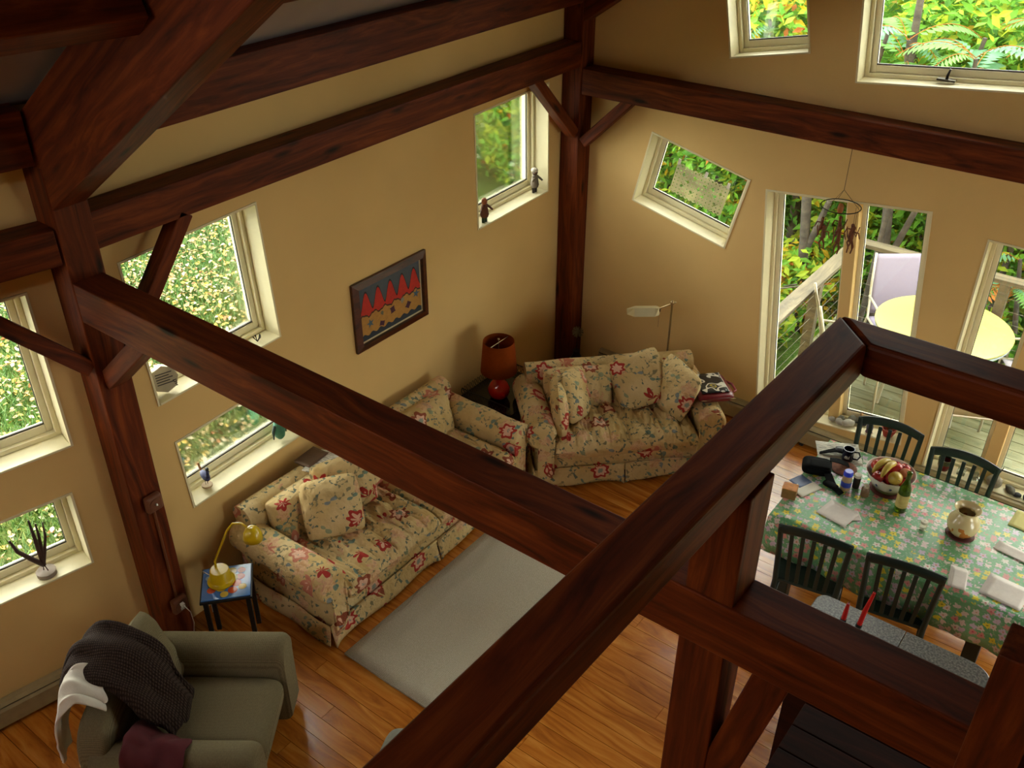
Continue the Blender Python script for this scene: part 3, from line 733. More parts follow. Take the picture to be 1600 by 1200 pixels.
for q_, r_, l_ in (((-.05, .06, .125), .044, 'dark apple under the bananas at the back'), ((.0, -.02, .105), .046, 'apple half hidden in the middle of the bowl'), ((-.06, -.07, .12), .042, 'apple at the left front of the bowl'), ((.10, -.03, .125), .04, 'apple low at the right rim of the bowl')): apple('apple', l_, 'apple', q_, r_, mr)
def banana(p, rz, label):
    t = thing('banana', label, 'banana', (-1.06+p[0], 5.60+p[1], TZ+p[2]), rz, 'fruit in the white bowl')
    pts = []; rs = []
    for k in range(11):
        a = radians(-58+116*k/10); pts.append((.11*sin(a), 0, .11*cos(a)-.10)); rs.append(.023*(1-abs(2*k/10-1)**3*.75))
    MB().tube(pts, rs, 8).build('peel', my, t, smooth=180)
    e = pts[-1]; MB().tube([e, (e[0]+.012, 0, e[2]-.022)], [.006, .005], 6).build('stem', M['bark'], t)
banana((-.06, -.02, .205), radians(70), 'left banana lying across the fruit bowl')
banana((-.012, -.03, .205), radians(80), 'right banana lying beside the pear in the bowl')
# wine bottle
t = thing('wine_bottle', 'green glass wine bottle with a pale label on the table', 'bottle', (-.915, 5.43, TZ))
m = NT('green_bottle_glass'); m.b.inputs['Transmission Weight'].default_value = .6; M['bottle'] = m.out(srgb('#4c6a0c'), .06)
MB().lathe([(.002, .004), (.034, .0), (.038, .006), (.038, .17), (.036, .19), (.02, .235), (.0145, .26), (.0145, .30), (.017, .302), (.017, .315), (.013, .316)], 24).build('bottle', M['bottle'], t, smooth=50)
MB().lathe([(.0388, .045), (.0388, .145)], 24, cap=False).build('label_band', plain('wine_label', '#b9a662', .7, .2, 30), t, smooth=180)
MB().lathe([(.0155, .262), (.0155, .30)], 16, cap=False).build('foil', plain('olive_foil', '#3d4a10', .4), t, smooth=180)
# salt shaker
t = thing('salt_shaker', 'small glass shaker with a pale metal lid', 'shaker', (-.735, 5.33, TZ))
MB().lathe([(.02, 0), (.024, .006), (.022, .05), (.02, .058)], 16).build('glass_body', glass_mat('shaker_glass', .1, (.9, .9, .85)), t, smooth=50)
MB().lathe([(.018, .004), (.019, .028)], 14).build('salt', M['paper'], t)
MB().lathe([(.023, .055), (.024, .066), (.021, .072), (.001, .073)], 16).build('lid', plain('shaker_lid', '#cfc7ae', .4), t, smooth=40)
MB().lathe([(.003, .0735), (.003, .0745)], 8).build('hole', M['black'], t)
# cream jug on a red coaster
t = thing('vase', 'cream round-bellied vase with orange painted leaves on the table', 'vase', (-.53, 5.43, TZ+.012))
m = NT('cream_glaze'); f_ = m.noise(m.co(), 16, 2); hz = m.node('ShaderNodeSeparateXYZ', i_0=m.co()).outputs[2]
c_ = m.mix(m.math('MULTIPLY', m.math('GREATER_THAN', f_, .56), m.lt(hz, .10)), srgb('#cbb98a'), srgb('#b8702c')); M['cream'] = m.out(c_, .2, None, .3)
MB().lathe([(.05, 0), (.062, .006), (.088, .04), (.098, .08), (.092, .115), (.07, .148), (.056, .165), (.055, .178), (.066, .192), (.082, .203), (.079, .204), (.052, .18), (.052, .166), (.066, .145), (.086, .112), (.09, .08), (.06, .02), (.002, .012)], 32).build('body', M['cream'], t, smooth=60)
cs_ = MB().lathe([(.002, 0), (.082, 0), (.088, .004), (.086, .011), (.002, .011)], 28).build('coaster', plain('dark_red_coaster', '#4a1410', .6)); cs_.location = (-.53, 5.43, TZ); tag(cs_, 'dark red round coaster under the cream vase', 'coaster')
# blue capped carton, pepper mill, small jar
t = thing('creamer_bottle', 'tan plastic bottle with bright blue cap and blue label', 'bottle', (-1.285, 5.43, TZ), .3)
MB().lathe([(.03, 0), (.034, .008), (.034, .08), (.029, .115), (.024, .125)], 18).build('body', plain('tan_plastic', '#a88c68', .35), t, smooth=50)
MB().lathe([(.031, .118), (.031, .145), (.026, .152), (.002, .152)], 18).build('cap', M['blue'], t, smooth=40)
MB().lathe([(.0346, .03), (.0346, .072)], 18, cap=False).build('label_band', plain('blue_label', '#2a3c98', .4, .4, 25), t, smooth=180)
t = thing('pepper_jar', 'short dark jar with a white lid behind the blue-capped bottle', 'jar', (-1.235, 5.49, TZ))
MB().lathe([(.022, 0), (.024, .006), (.024, .085), (.02, .09)], 16).build('body', plain('dark_jar', '#2a2422', .3), t, smooth=50); MB().lathe([(.024, .088), (.024, .108), (.002, .11)], 16).build('lid', M['paper'], t, smooth=40)
t = thing('spice_jar', 'small brown jar in front of the fruit bowl', 'jar', (-1.155, 5.44, TZ))
MB().lathe([(.026, 0), (.028, .006), (.028, .06), (.018, .072)], 16).build('body', plain('brown_jar', '#75583c', .4), t, smooth=50); MB().lathe([(.019, .07), (.019, .086), (.002, .088)], 16).build('lid', plain('pale_lid', '#b9ab92', .5), t, smooth=40)
# dark mug lying on the papers
t = thing('mug', 'dark navy mug with white lettering and a big handle', 'mug', (-1.395, 5.755, TZ))
MB().lathe([(.036, 0), (.039, .004), (.039, .095), (.036, .095), (.034, .01), (.002, .008)], 24).build('body', M['navy'], t, smooth=50)
MB().tube([(.036, .005, .078), (.066, .012, .082), (.08, .014, .052), (.066, .012, .02), (.036, .005, .018)], .006, 8).build('handle', M['navy'], t, smooth=180)
for k in range(6):
    a = radians(-105+9*k); MB().bar((.0395*cos(a), .0395*sin(a), .03), (.0395*cos(a), .0395*sin(a), .03+.016+.008*(k % 2)), .004, .0015, up=(cos(a), sin(a), 0)).build('lettering', M['paper'], t)
def flat(name, label, cat, p, w, d, rz, mat='paper', th=.002, curl=.004, group=None, n=8, seed=0):
    def fn(i, j): return Vector((w*(i-.5), d*(j-.5), th/2+.001+curl*(noise.noise(Vector((i*2.2+seed, j*2.2, seed)))+.5)*((abs(2*i-1)+abs(2*j-1))/2)))
    o = MB().grid(fn, n, n).build(name, M[mat] if isinstance(mat, str) else mat, smooth=180, solid=th)
    o.location = p; o.rotation_euler = (0, 0, rz); return tag(o, label, cat, group)
flat('newspaper', 'open newspaper spread at the far left corner of the table', 'newspaper', (-1.47, 5.79, TZ), .30, .24, radians(28), 'newsprint', .003, .008)
flat('newspaper', 'folded white paper under the navy mug', 'newspaper', (-1.39, 5.74, TZ+.0), .16, .14, radians(50), 'paper', .002, .002, seed=4)
# napkins
def napkin(label, p, rz, w=.19, d=.16, seed=0):
    t = thing('napkin', label, 'napkin', p, rz, 'white cloth napkins on the table')
    for k in range(3):
        def fn(i, j): return Vector((w*(i-.5)*(1-.04*k)+.008*k, d*(j-.5)*(1-.05*k)-.006*k, .002+.002*k+.005*max(0, noise.noise(Vector((i*3+seed, j*3, k))))*(k == 2)))
        MB().grid(fn, 8, 8).build('fold', M['napkin'], t, smooth=25, solid=.0018)
napkin('white napkin lying open between the near chairs and the bottle', (-1.23, 5.155, TZ), radians(-10), .20, .19, 1)
flat('napkin', 'loose corner of the white napkin near the bottle', 'napkin', (-1.15, 5.18, TZ+.001), .12, .10, radians(35), 'napkin', .002, .002)
napkin('narrow folded napkin at the near table edge beside the right chair', (-.43, 5.02, TZ), radians(10), .09, .20, 2)
napkin('square white napkin at the near right of the table', (-.17, 5.07, TZ), radians(-4), .23, .22, 3)
napkin('folded napkin at the right edge beyond the cream vase', (-.20, 5.46, TZ), radians(-8), .24, .10, 4)
flat('card', 'pale yellow sheet at the right far edge of the table', 'paper', (-.17, 5.80, TZ), .27, .19, radians(-4), plain('pale_yellow_card', '#d8cf86', .8, .03), .004, .003)
# camera bag and strap, trivet, box, papers
t = thing('camera_bag', 'black camera bag with strap on the left end of the table', 'bag', (-1.52, 5.50, TZ), radians(20))
cushion(MB(), (0, 0, .04), (.20, .15, .08), .4, 32, 14).build('body', M['blackcloth'], t, smooth=180)
cushion(MB(), (.02, -.03, .08), (.14, .10, .03), .4, 24, 10).build('flap', M['blackcloth'], t, smooth=180)
sheet(MB(), [[(.08, .03, .08), (.08, .07, .08)], [(.15, .05, .06), (.15, .10, .06)], [(.22, .08, .02), (.21, .13, .02)]], 10, 4).build('strap', M['blackcloth'], t, solid=.005)
sheet(MB(), [[(.05, -.09, .05), (.10, -.07, .05)], [(.09, -.17, .02), (.14, -.15, .02)], [(.16, -.24, .006), (.19, -.20, .006)]], 10, 4).build('strap', M['blackcloth'], t, solid=.006)
cushion(MB(), (.10, -.16, .02), (.11, .055, .03), .5, 20, 8, mat=Matrix.Rotation(radians(-30), 3, 'Z')).build('buckle', M['blackcloth'], t, smooth=180)
t2 = MB().lathe([(.002, .002), (.075, .002), (.09, .006), (.075, .012), (.002, .013)], 28).build('trivet', plain('red_tan_woven_trivet', '#7d4a34', .8, .45, 55), smooth=40); t2.location = (-1.375, 5.64, TZ); tag(t2, 'round red and tan woven trivet between bag and mug', 'trivet')
t = thing('snack_box', 'small orange and brown box at the left table edge', 'box', (-1.615+.06, 5.13, TZ), radians(12))
MB().box((-.05, -.04, 0), (.045, .04, .075)).build('carton', plain('brown_carton', '#7d5c2a', .7, .15, 30), t, bevel=.003); MB().box((-.051, -.041, .0755), (.046, .041, .079)).build('lid', plain('orange_print', '#c07a34', .6, .4, 30), t, bevel=.002)
flat('brochure', 'white and blue leaflet beside the snack box', 'paper', (-1.50, 5.27, TZ), .12, .19, radians(-22), 'paper', .003, .003, seed=2)
flat('brochure', 'blue-covered booklet half under the leaflet', 'book', (-1.555, 5.32, TZ), .10, .12, radians(-22), plain('slate_blue_cover', '#5a6a8c', .5), .004, .001)
t = thing('strapped_case', 'dark strapped case lying on the newspaper', 'case', (-1.47, 5.765, TZ+.01), radians(15))
sheet(MB(), [[(-.12, -.05, .004), (-.12, -.03, .004)], [(0, -.02, .03), (0, .03, .03)], [(.08, 0, .006), (.08, .04, .006)]], 10, 4).build('strap', M['blackcloth'], t, solid=.008)
cushion(MB(), (.03, .02, .025), (.11, .05, .04), .5, 20, 8).build('body', plain('grey_case', '#4a4c52', .4), t, smooth=180)

# ------------------------------------------------------------------ kitchen side
t = thing('granite_counter', 'grey granite bar counter with a rounded end beyond the tie beam', 'counter', (0, 0, 0))
def rr(x0, y0, x1, y1, r, z, right, n=8):
    P = [(x0, y0, z), (x1, y0, z)]
    if right: P += [(x1-r+r*cos(a), y1-r+r*sin(a), z) for a in [pi/2*k/n for k in range(n+1)]] + [(x0, y1, z)]
    else: P += [(x1, y1, z)] + [(x0+r+r*cos(a), y1-r+r*sin(a), z) for a in [pi/2+pi/2*k/n for k in range(n+1)]]
    return P
MB().poly(rr(-.98, 3.62, -.50, 4.15, .06, .965, False), (0, 0, .035)).build('slab', M['granite'], t, bevel=.005)
MB().poly(rr(-.497, 3.62, -.04, 4.15, .12, .965, True), (0, 0, .035)).build('slab', M['granite'], t, bevel=.005)
MB().box((-.92, 3.66, .08), (-.12, 4.06, .965)).build('cabinet', M['darkwood'], t); MB().box((-.90, 3.70, 0), (-.14, 4.02, .08)).build('toe_kick', M['black'], t)
for x in (-.52, -.12): MB().box((x-.36, 4.061, .14), (x-.02, 4.075, .92)).build('door', M['darkwood'], t, bevel=.006)
def candle(label, x, y_, h, lean):
    t = thing('taper_candle', label, 'candle', (x, y_, 1.0), 0, 'red taper candles on the counter')
    MB().lathe([(.035, 0), (.035, .008), (.012, .016), (.012, .05), (.017, .055), (.017, .075)], 16).build('holder', M['black'], t, smooth=40)
    MB().tube([(0, 0, .06), (lean*.4, 0, .06+h*.5), (lean, 0, .06+h)], [.0135, .0125, .008], 10).build('wax', plain('red_wax', '#b5140c', .35), t, smooth=60)
    MB().tube([(lean, 0, .06+h), (lean+.002, 0, .075+h)], .0015, 5).build('wick', M['black'], t)
candle('tall red taper candle on the granite counter', -.705, 3.97, .26, .03); candle('short red taper candle left of the tall one', -.785, 3.955, .13, .005)
t = thing('pantry_cabinet', 'dark planked cabinet top in the shade under the tie beam', 'cabinet', (0, 0, 0))
MB().box((-.60, 2.36, 0), (1.1, 3.10, 1.56)).build('body', M['darkwood'], t)
for k in range(6): MB().box((-.63, 2.33+.135*k, 1.561), (1.12, 2.33+.135*k+.13, 1.59)).build('plank', M['darkwood'], t, bevel=.003)

# ------------------------------------------------------------------ corner lamp, tables
t = thing('corner_table', 'low black table with wire coil gallery in the corner', 'table', (-4.17, 5.42, 0))
MB().box((-.26, -.30, .395), (.26, .30, .412)).build('table_top', plain('dark_glass_top', '#171614', .12), t, bevel=.004)
for x in (-.24, .24):
    for y_ in (-.28, .28): MB().tube([(x, y_, 0), (x, y_, .40)], .011, 8).build('leg', M['black'], t)
MB().box((-.25, -.29, .12), (.25, .29, .13)).build('shelf', M['black'], t)
for (a, b) in (((-.25, -.29), (.25, -.29)), ((-.25, .29), (.25, .29))):
    n = 120; L = .5
    MB().tube([(a[0]+L*k/n+.02*cos(k*.75), a[1], .45+.033*sin(k*.75)) for k in range(n+1)], .0025, 5).build('wire_coil', M['black'], t)
    MB().tube([(a[0], a[1], .485), (b[0], b[1], .485)], .004, 6).build('wire_rail', M['black'], t)
n = 140; MB().tube([(-.255, -.29+.58*k/n+.02*cos(k*.75), .45+.033*sin(k*.75)) for k in range(n+1)], .0025, 5).build('wire_coil', M['black'], t)
t = thing('table_lamp', 'table lamp with red ceramic base and rust brown drum shade', 'lamp', (-4.16, 5.30, .412))
MB().lathe([(.002, 0), (.05, 0), (.075, .02), (.094, .065), (.093, .10), (.07, .145), (.035, .185), (.018, .20)], 28).build('base', M['red_glaze'], t, smooth=60)
MB().lathe([(.014, .195), (.012, .30), (.017, .31), (.017, .35)], 12).build('neck', plain('brown_neck', '#4a1d0c', .5), t, smooth=60)
sh = MB().lathe([(.150, .265), (.127, .545)], 36, cap=False).build('shade', M['shade'], t, smooth=60, solid=.003)
MB().tube([(.0, -.126, .53), (0, 0, .53), (0, .126, .53)], .003, 6).build('spider', M['brass'], sh); MB().tube([(0, 0, .34), (0, 0, .555)], .004, 6).build('harp', M['brass'], sh)
MB().ball((0, 0, .42), (.03, .03, .045), 12, 8).build('bulb', M['white'], t, smooth=180); MB().ball((0, 0, .562), .009, 8, 6).build('finial', M['brass'], t)
rb = MB().ball((0, 0, 0), (.145, .145, .19), 22, 14, wob=.03, seed=3).build('floor_vase', M['red_glaze'], smooth=180); rb.location = (-3.98, 5.62, .195); tag(rb, 'rounded dark red vase on the floor behind the loveseat arm', 'vase')
t = thing('dried_flower', 'pale dandelion-like dried flower head in front of the corner post', 'flower', (-4.22, 6.56, 0))
MB().lathe([(.05, 0), (.07, .03), (.06, .16), (.03, .22), (.035, .25)], 16).build('vase', M['black'], t, smooth=60)
MB().tube([(0, 0, .2), (.005, 0, .42)], .003, 6).build('stem', M['bark'], t)
hd = MB(); rg_ = random.Random(5)
for k in range(90):
    d = Vector((rg_.gauss(0, 1), rg_.gauss(0, 1), rg_.gauss(0, 1))).normalized(); hd.tube([(.005, 0, .45), Vector((.005, 0, .45))+d*.055], [.0012, .003], 4)
tag(hd.build('seed_head', plain('pale_fluff', '#8a8468', .9), t), kind='stuff')
# pharmacy floor lamp
t = thing('floor_lamp', 'brass pharmacy floor lamp with pale tent shade behind the loveseat', 'lamp', (-3.16, 6.32, 0))
MB().lathe([(.002, 0), (.12, 0), (.12, .012), (.02, .028), (.012, .05)], 24).build('base', M['brass'], t, smooth=40)
MB().tube([(0, 0, .03), (.0, 0, .75), (.0, 0, .76)], .009, 10).build('pole', M['brass'], t, smooth=60); MB().tube([(0, 0, .74), (.005, -.01, 1.20)], .008, 10).build('upper_pole', M['brass'], t, smooth=60)
MB().ball((.005, -.01, 1.205), (.018, .018, .02), 12, 8).build('joint', M['brass'], t, smooth=180)
MB().tube([(.03, .008, 1.21), (-.10, -.045, 1.13)], .006, 8).build('arm', M['brass'], t)
d = Vector((-.93, -.36, -.16)).normalized(); sd = d.cross(Vector((0, 0, 1))).normalized(); up_ = sd.cross(d)
o_ = Vector((-.09, -.04, 1.12))
pr = []
for k, sc in ((0, .55), (.03, 1), (.20, 1), (.27, .25)):
    c = o_+d*k; pr.append([c+sd*.062*sc-up_*.03, c+sd*.02*sc+up_*(.028*min(1, sc+.2)-.0), c-sd*.02*sc+up_*(.028*min(1, sc+.2)), c-sd*.062*sc-up_*.03])
mb = MB(); mb.add([p for r_ in pr for p in r_], [(i*4+k, i*4+k+1, (i+1)*4+k+1, (i+1)*4+k) for i in range(3) for k in range(3)] + [(0, 1, 2, 3), (15, 14, 13, 12)])
mb.build('shade', M['palebrass'], t, solid=.003)
MB().tube([o_+d*-.01, o_+d*.03], .016, 10).build('socket', M['brass'], t); MB().tube([o_+Vector((0, 0, -.01)), o_+Vector((.0, 0, -.16))], .0015, 5).build('pull_chain', plain('reddish_cord', '#8a4a30', .6), t)
# things at the right loveseat arm
t = thing('red_case', 'dark red zipped case lying on the right loveseat arm', 'case', (-2.655, 6.15, .625), radians(45.8))
cushion(MB(), (0, 0, .035), (.30, .36, .07), .3, 36, 12).build('body', plain('dark_red_vinyl', '#6a0d16', .3, .15), t, smooth=180); MB().tube([(-.14, -.175, .035), (.145, -.175, .035), (.145, .17, .035)], .005, 6).build('zip', M['brass'], t)
MB().tube([(.14, -.10, .04), (.19, -.06, .03), (.19, .04, .03), (.14, .08, .04)], .010, 8).build('handle', plain('red_strap', '#7a1018', .4), t, smooth=180)
m = NT('magazine_cover'); f_ = m.noise(m.scale(m.co(), (9, 9, 1)), 1.0, 1); c_ = m.ramp(f_, [(0, srgb('#191a1c')), (.52, srgb('#d8d4c4')), (.58, srgb('#191a1c')), (.64, srgb('#a89a3c')), (.69, srgb('#3a3a40'))], 'CONSTANT'); mg = m.out(c_, .3)
mgz = flat('magazine', 'black magazine with white pictures lying on the red case', 'magazine', (-2.665, 6.15, .697), .22, .28, radians(45.8), mg, .008, .0)
MB().box((.108, -.14, -.003), (.113, .14, .010)).build('spine', M['paper'], mgz)
t = thing('tote_bag', 'blue and teal plastic bag on the floor by the loveseat', 'bag', (-2.425, 5.85, 0), radians(45)); t.scale = (.75, .7, 1.05)
cushion(MB(), (0, 0, .13), (.26, .22, .26), .55, 28, 14, lambda u, v, st: .05*noise.noise(Vector((u*3, v*3, st*2)))).build('body', plain('teal_plastic', '#2c8a78', .3, .25, 10), t, smooth=180); cushion(MB(), (.03, .03, .22), (.18, .14, .12), .6, 20, 10, lambda u, v, st: .04*noise.noise(Vector((u*4, v*3, st*2)))).build('liner', plain('blue_plastic_film', '#3a62c8', .3, .3, 12), t, smooth=180)
t = thing('basket', 'wicker basket of white paper on the floor under the gable window', 'basket', (-2.36, 6.42, 0))
MB().lathe([(.13, 0), (.15, .02), (.18, .18), (.185, .20), (.175, .20), (.145, .03), (.002, .02)], 24).build('wicker', plain('tan_wicker', '#a0803c', .8, .3, 60, bump=.6), t, smooth=50)
for k in range(4): sheet(MB(), [[(-.10+.03*k, -.1, .15), (-.08, .1, .16)], [(.02*k, -.08, .24+.01*k), (.02, .1, .22)], [(.11, -.1, .16), (.10, .1, .17)]], 8, 6, .03, k).build('paper', M['paper'], t, solid=.002)
# footstool just showing past the rail
t = thing('footstool', 'small grey rounded footstool partly hidden by the foreground rail', 'stool', (-2.50, 2.34, 0), .4)
cushion(MB(), (0, 0, .23), (.32, .32, .16), .5, 28, 12).build('seat', plain('grey_fabric', '#77776a', .9, .1, 60), t, smooth=180)
for x in (-.11, .11):
    for y_ in (-.11, .11): MB().tube([(x, y_, 0), (x*.9, y_*.9, .18)], .014, 8).build('leg', M['darkwood'], t)

# side table with tile top, yellow lamp
t = thing('side_table', 'small black table with a painted blue tile top', 'table', (-4.13, 2.45, 0), radians(49))
MB().box((-.16, -.155, .495), (.16, .155, .512)).build('table_top', M['black'], t, bevel=.003)
MB().box((-.15, -.145, .5125), (.15, .145, .521)).build('tile', plain('glossy_blue_tile', '#3f6fae', .08, .12, 6, coat=.4), t, bevel=.002)
tl = t.children[-1]; rg_ = random.Random(2)
for k, (x, y_, r_, c) in enumerate([(-.03, -.05, .032, '#c4a83a'), (.04, -.08, .03, '#bb4420'), (-.09, -.06, .028, '#c04a24'), (.06, -.02, .032, '#c6502a'), (.085, .035, .028, '#bb4420'), (.03, .03, .04, '#d6bc56'), (-.06, .02, .035, '#c8a438'), (.10, -.06, .026, '#d2ba60'), (-.01, -.11, .026, '#cdb24c'), (.09, .09, .026, '#c05228'), (.03, .09, .032, '#d0b450'), (-.05, .09, .03, '#bf4b26'), (-.11, .05, .022, '#8fb0c0')]):
    MB().lathe([(.0005, .5215+.0002*k), (r_, .5212+.0002*k)], 14, (x, y_, 0), cap=False).build('painted_fruit', plain('tile_paint', c, .1, .15, 30), tl)
for x, y_ in ((-.13, -.125), (.13, -.125), (.13, .125), (-.13, .125)): MB().bar((x, y_, 0), (x, y_, .495), .028, .028, up=(1, 0, 0)).build('leg', M['black'], t)
t = thing('desk_lamp', 'bright yellow gooseneck lamp standing on the tile table', 'lamp', (-4.16, 2.435, .524))
MB().lathe([(.002, 0), (.085, 0), (.087, .010), (.070, .018), (.066, .025), (.060, .095), (.056, .10), (.002, .101)], 28).build('base', M['yellow'], t, smooth=40)
MB().tube([(-.03, .0, .095), (-.045, .01, .14), (.10, .05, .44), (.16, .06, .52), (.22, .08, .54), (.27, .09, .52)], .0075, 8).build('gooseneck', M['yellow'], t, smooth=180)
MB().lathe([(.058, -.055), (.054, -.02), (.04, .018), (.018, .036), (.001, .038)], 20, (.29, .095, .50), cap=False).build('shade', M['yellow'], t, smooth=60, solid=.003)
MB().tube([(-.06, -.03, .03), (-.14, -.03, .02), (-.15, -.02, -.1), (-.10, -.05, -.3)], .003, 6).build('cord', M['white'], t, smooth=180)
# electric boxes on the post
def ebox(name, label, cat, z, plug):
    t = thing(name, label, cat, (XP+.002, 2.205, z)); m_ = plain('brown_bakelite', '#6a3c22', .5, .1)
    MB().box((0, -.052, -.055), (.045, .052, .055)).build('box', m_, t, bevel=.014, seg=3); MB().lathe([(.036, 0), (.036, .006), (.002, .006)], 18).build('plate', m_, t)
    pl = t.children[-1]; pl.rotation_euler = (0, pi/2, 0); pl.location = (.045, 0, 0)
    if not plug: MB().bar((.05, 0, 0), (.065, 0, .006), .008, .012).build('toggle', M['white'], t)
    else:
        for dz in (.018, -.018): MB().box((.0505, -.012, dz-.012), (.053, .012, dz+.012)).build('socket', M['white'], t)
        MB().box((.053, -.012, .006), (.075, .012, .03)).build('plug', M['white'], t, bevel=.003); MB().tube([(.075, 0, .018), (.10, .02, -.04), (.09, .03, -.15), (.06, .02, -.30), (.06, .06, -.38)], .003, 6).build('cord', M['white'], t, smooth=180)
    return t
ebox('light_switch', 'round brown light switch box on the timber post', 'switch', 1.24, False); ebox('power_outlet', 'brown outlet box with a white plug low on the timber post', 'outlet', .41, True)
cd = MB().tube([(XP+.008, 2.205, .465), (XP+.008, 2.205, 1.185)], .009, 8).build('conduit', plain('brown_conduit', '#6a3a1c', .5), smooth=60); tag(cd, 'thin brown conduit joining switch and outlet on the post', 'conduit')
# things on the long sofa back / ledge
flat('newspaper', 'folded newspaper lying on the back of the long sofa', 'newspaper', (-4.28, 3.47, .765), .20, .26, radians(15), 'newsprint', .008, .01, seed=3)
flat('book', 'brown book half under the newspaper on the sofa back', 'book', (-4.40, 3.46, .762), .14, .2, radians(5), plain('brown_cover', '#5e4634', .6), .02, 0)
# baseboards / heaters
def heater(name, a, b, n, label):
    a, b, n = Vector(a), Vector(b), Vector(n); d = (b-a); L = d.length; d.normalize()
    t = thing(name, label, 'heater'); mt = Matrix((d, n, Vector((0, 0, 1)))).transposed().to_4x4(); mt.translation = a; t.matrix_world = mt
    MB().box((0, .002, .03), (L, .03, .20)).build('back_panel', M['heater'], t); MB().poly([(0, .03, .035), (0, .068, .035), (0, .068, .15), (0, .055, .165), (0, .03, .165)], (L, 0, 0)).build('front_panel', M['heater'], t)
    MB().box((0, .03, .166), (L, .05, .178)).build('slot', M['black'], t); MB().poly([(0, .02, .18), (0, .06, .18), (0, .045, .20), (0, .02, .205)], (L, 0, 0)).build('top_cover', M['heater'], t)
    for k in range(3): MB().box((L*k/2.2+.05, .03, 0), (L*k/2.2+.08, .06, .035)).build('foot', M['black'], t)
heater('baseboard_heater', B0+BD*.05, B0+BD*3.4, BN, 'beige baseboard heater along the bent wall behind the armchair')
heater('baseboard_heater', (-.2, YG, 0), (-4.1, YG, 0), (0, -1, 0), 'baseboard heater along the gable wall beyond the loveseat')

# ------------------------------------------------------------------ framed picture
t = thing('framed_picture', 'framed painting of red peaks over a beach with sea animals', 'picture', (XW+.004, 4.475, 1.555), radians(90))
w2, h2 = .385, .275
fm = wood('walnut_frame', '#2e1206', '#4a200c', '#5e2c12', .35, 3, 30, knots=False); fw = .05
for a, b in (((-w2, -h2), (w2, -h2)), ((w2, -h2), (w2, h2)), ((w2, h2), (-w2, h2)), ((-w2, h2), (-w2, -h2))):
    A, B_ = Vector((a[0], 0, a[1])), Vector((b[0], 0, b[1])); sx = lambda p, k: Vector((p.x*(1-k/w2), 0, p.z*(1-k/h2)))
    q = [A, B_, sx(B_, fw), sx(A, fw)]
    mb = MB(); top = [q[0]+Vector((0, -.022, 0)), q[1]+Vector((0, -.022, 0)), q[2]+Vector((0, -.035, 0)), q[3]+Vector((0, -.035, 0))]
    mb.add(q+top, [(0, 1, 2, 3), (7, 6, 5, 4), (0, 4, 5, 1), (1, 5, 6, 2), (2, 6, 7, 3), (3, 7, 4, 0)]); mb.build('frame_side', fm, t)
iw, ih = w2-fw, h2-fw
MB().box((-iw, -.006, -ih), (iw, 0, ih)).build('mat_board', plain('cream_mat', '#c9bb92', .8), t)
iw -= .018; ih -= .018
ar = MB().box((-iw, -.009, -ih), (iw, -.0065, ih)).build('artwork', plain('slate_sky_paint', '#49525a', .7, .1, 20), t)
def lay(pts, col, k, name):
    P = [(x*iw, -.0092-.0005*k, z*ih) for x, z in pts]; tri = geometry.tessellate_polygon([[Vector((p[0], p[2], 0)) for p in P]])
    nrm = []
    for a, b, c in tri:
        n_ = (Vector(P[b])-Vector(P[a])).cross(Vector(P[c])-Vector(P[a])); nrm.append((a, b, c) if n_.y < 0 else (a, c, b))
    MB().add(P, nrm).build(name, plain('paint_'+name, col, .6, .12, 40), ar)
def ridge(off, amp): return [(-1+2*k/60, off+amp*(abs(cos((k/60*5)*pi))**1.3)*-1+amp) for k in range(61)]
pk = [(-1+2*k/80, .08+.72*(.5-.5*cos(2*pi*5*(k/80)))**.8) for k in range(81)]
lay([(-1, -1)]+[(x, min(.98, z+.07)) for x, z in pk]+[(1, -1)], '#1c0d0c', 0, 'outline'); lay([(-1, -1)]+pk+[(1, -1)], '#c0281a', 1, 'peaks')
sd_ = [(-1+2*k/40, -.10+.06*sin(k*.9)+.03*sin(k*2.1)) for k in range(41)]
lay([(-1, -1)]+[(x, z+.06) for x, z in sd_]+[(1, -1)], '#3a2616', 2, 'shore_line'); lay([(-1, -1)]+sd_+[(1, -1)], '#b5843c', 3, 'sand')
wv_ = [(-1+2*k/40, -.80+.05*sin(k*1.2)) for k in range(41)]
lay([(-1, -1)]+wv_+[(1, -1)], '#26303c', 4, 'water')
def blob(cx_, cz_, pts, rot, sc, col, nm, k=5): lay([(cx_+(x*cos(rot)-z*sin(rot))*sc, cz_+(x*sin(rot)+z*cos(rot))*sc*1.45) for x, z in pts], col, k, nm)
star = [(cos(a)*r_, sin(a)*r_) for k in range(10) for a, r_ in [(pi/2+pi*k/5, 1 if k % 2 == 0 else .38)]]
turt = [(cos(a)*(.62+(.42 if k % 4 == 2 else 0)), sin(a)*(.8+(.3 if k % 4 == 2 else 0))) for k in range(16) for a in [2*pi*k/16]]
shell = [(0, -.8), (.6, .1), (.45, .7), (0, .9), (-.45, .7), (-.6, .1)]
blob(-.72, -.42, star, .2, .13, '#4a6478', 'starfish'); blob(.84, -.22, star, -.3, .13, '#4a6478', 'starfish'); blob(-.35, -.66, turt, 1.2, .10, '#4a2038', 'turtle'); blob(.02, -.36, turt, .2, .11, '#4a2038', 'turtle'); blob(.55, -.50, turt, -.6, .11, '#4a2038', 'turtle'); blob(-.32, -.28, shell, .3, .08, '#6a6a58', 'seashell'); blob(.36, -.22, shell, -.2, .10, '#8a8a78', 'seashell')

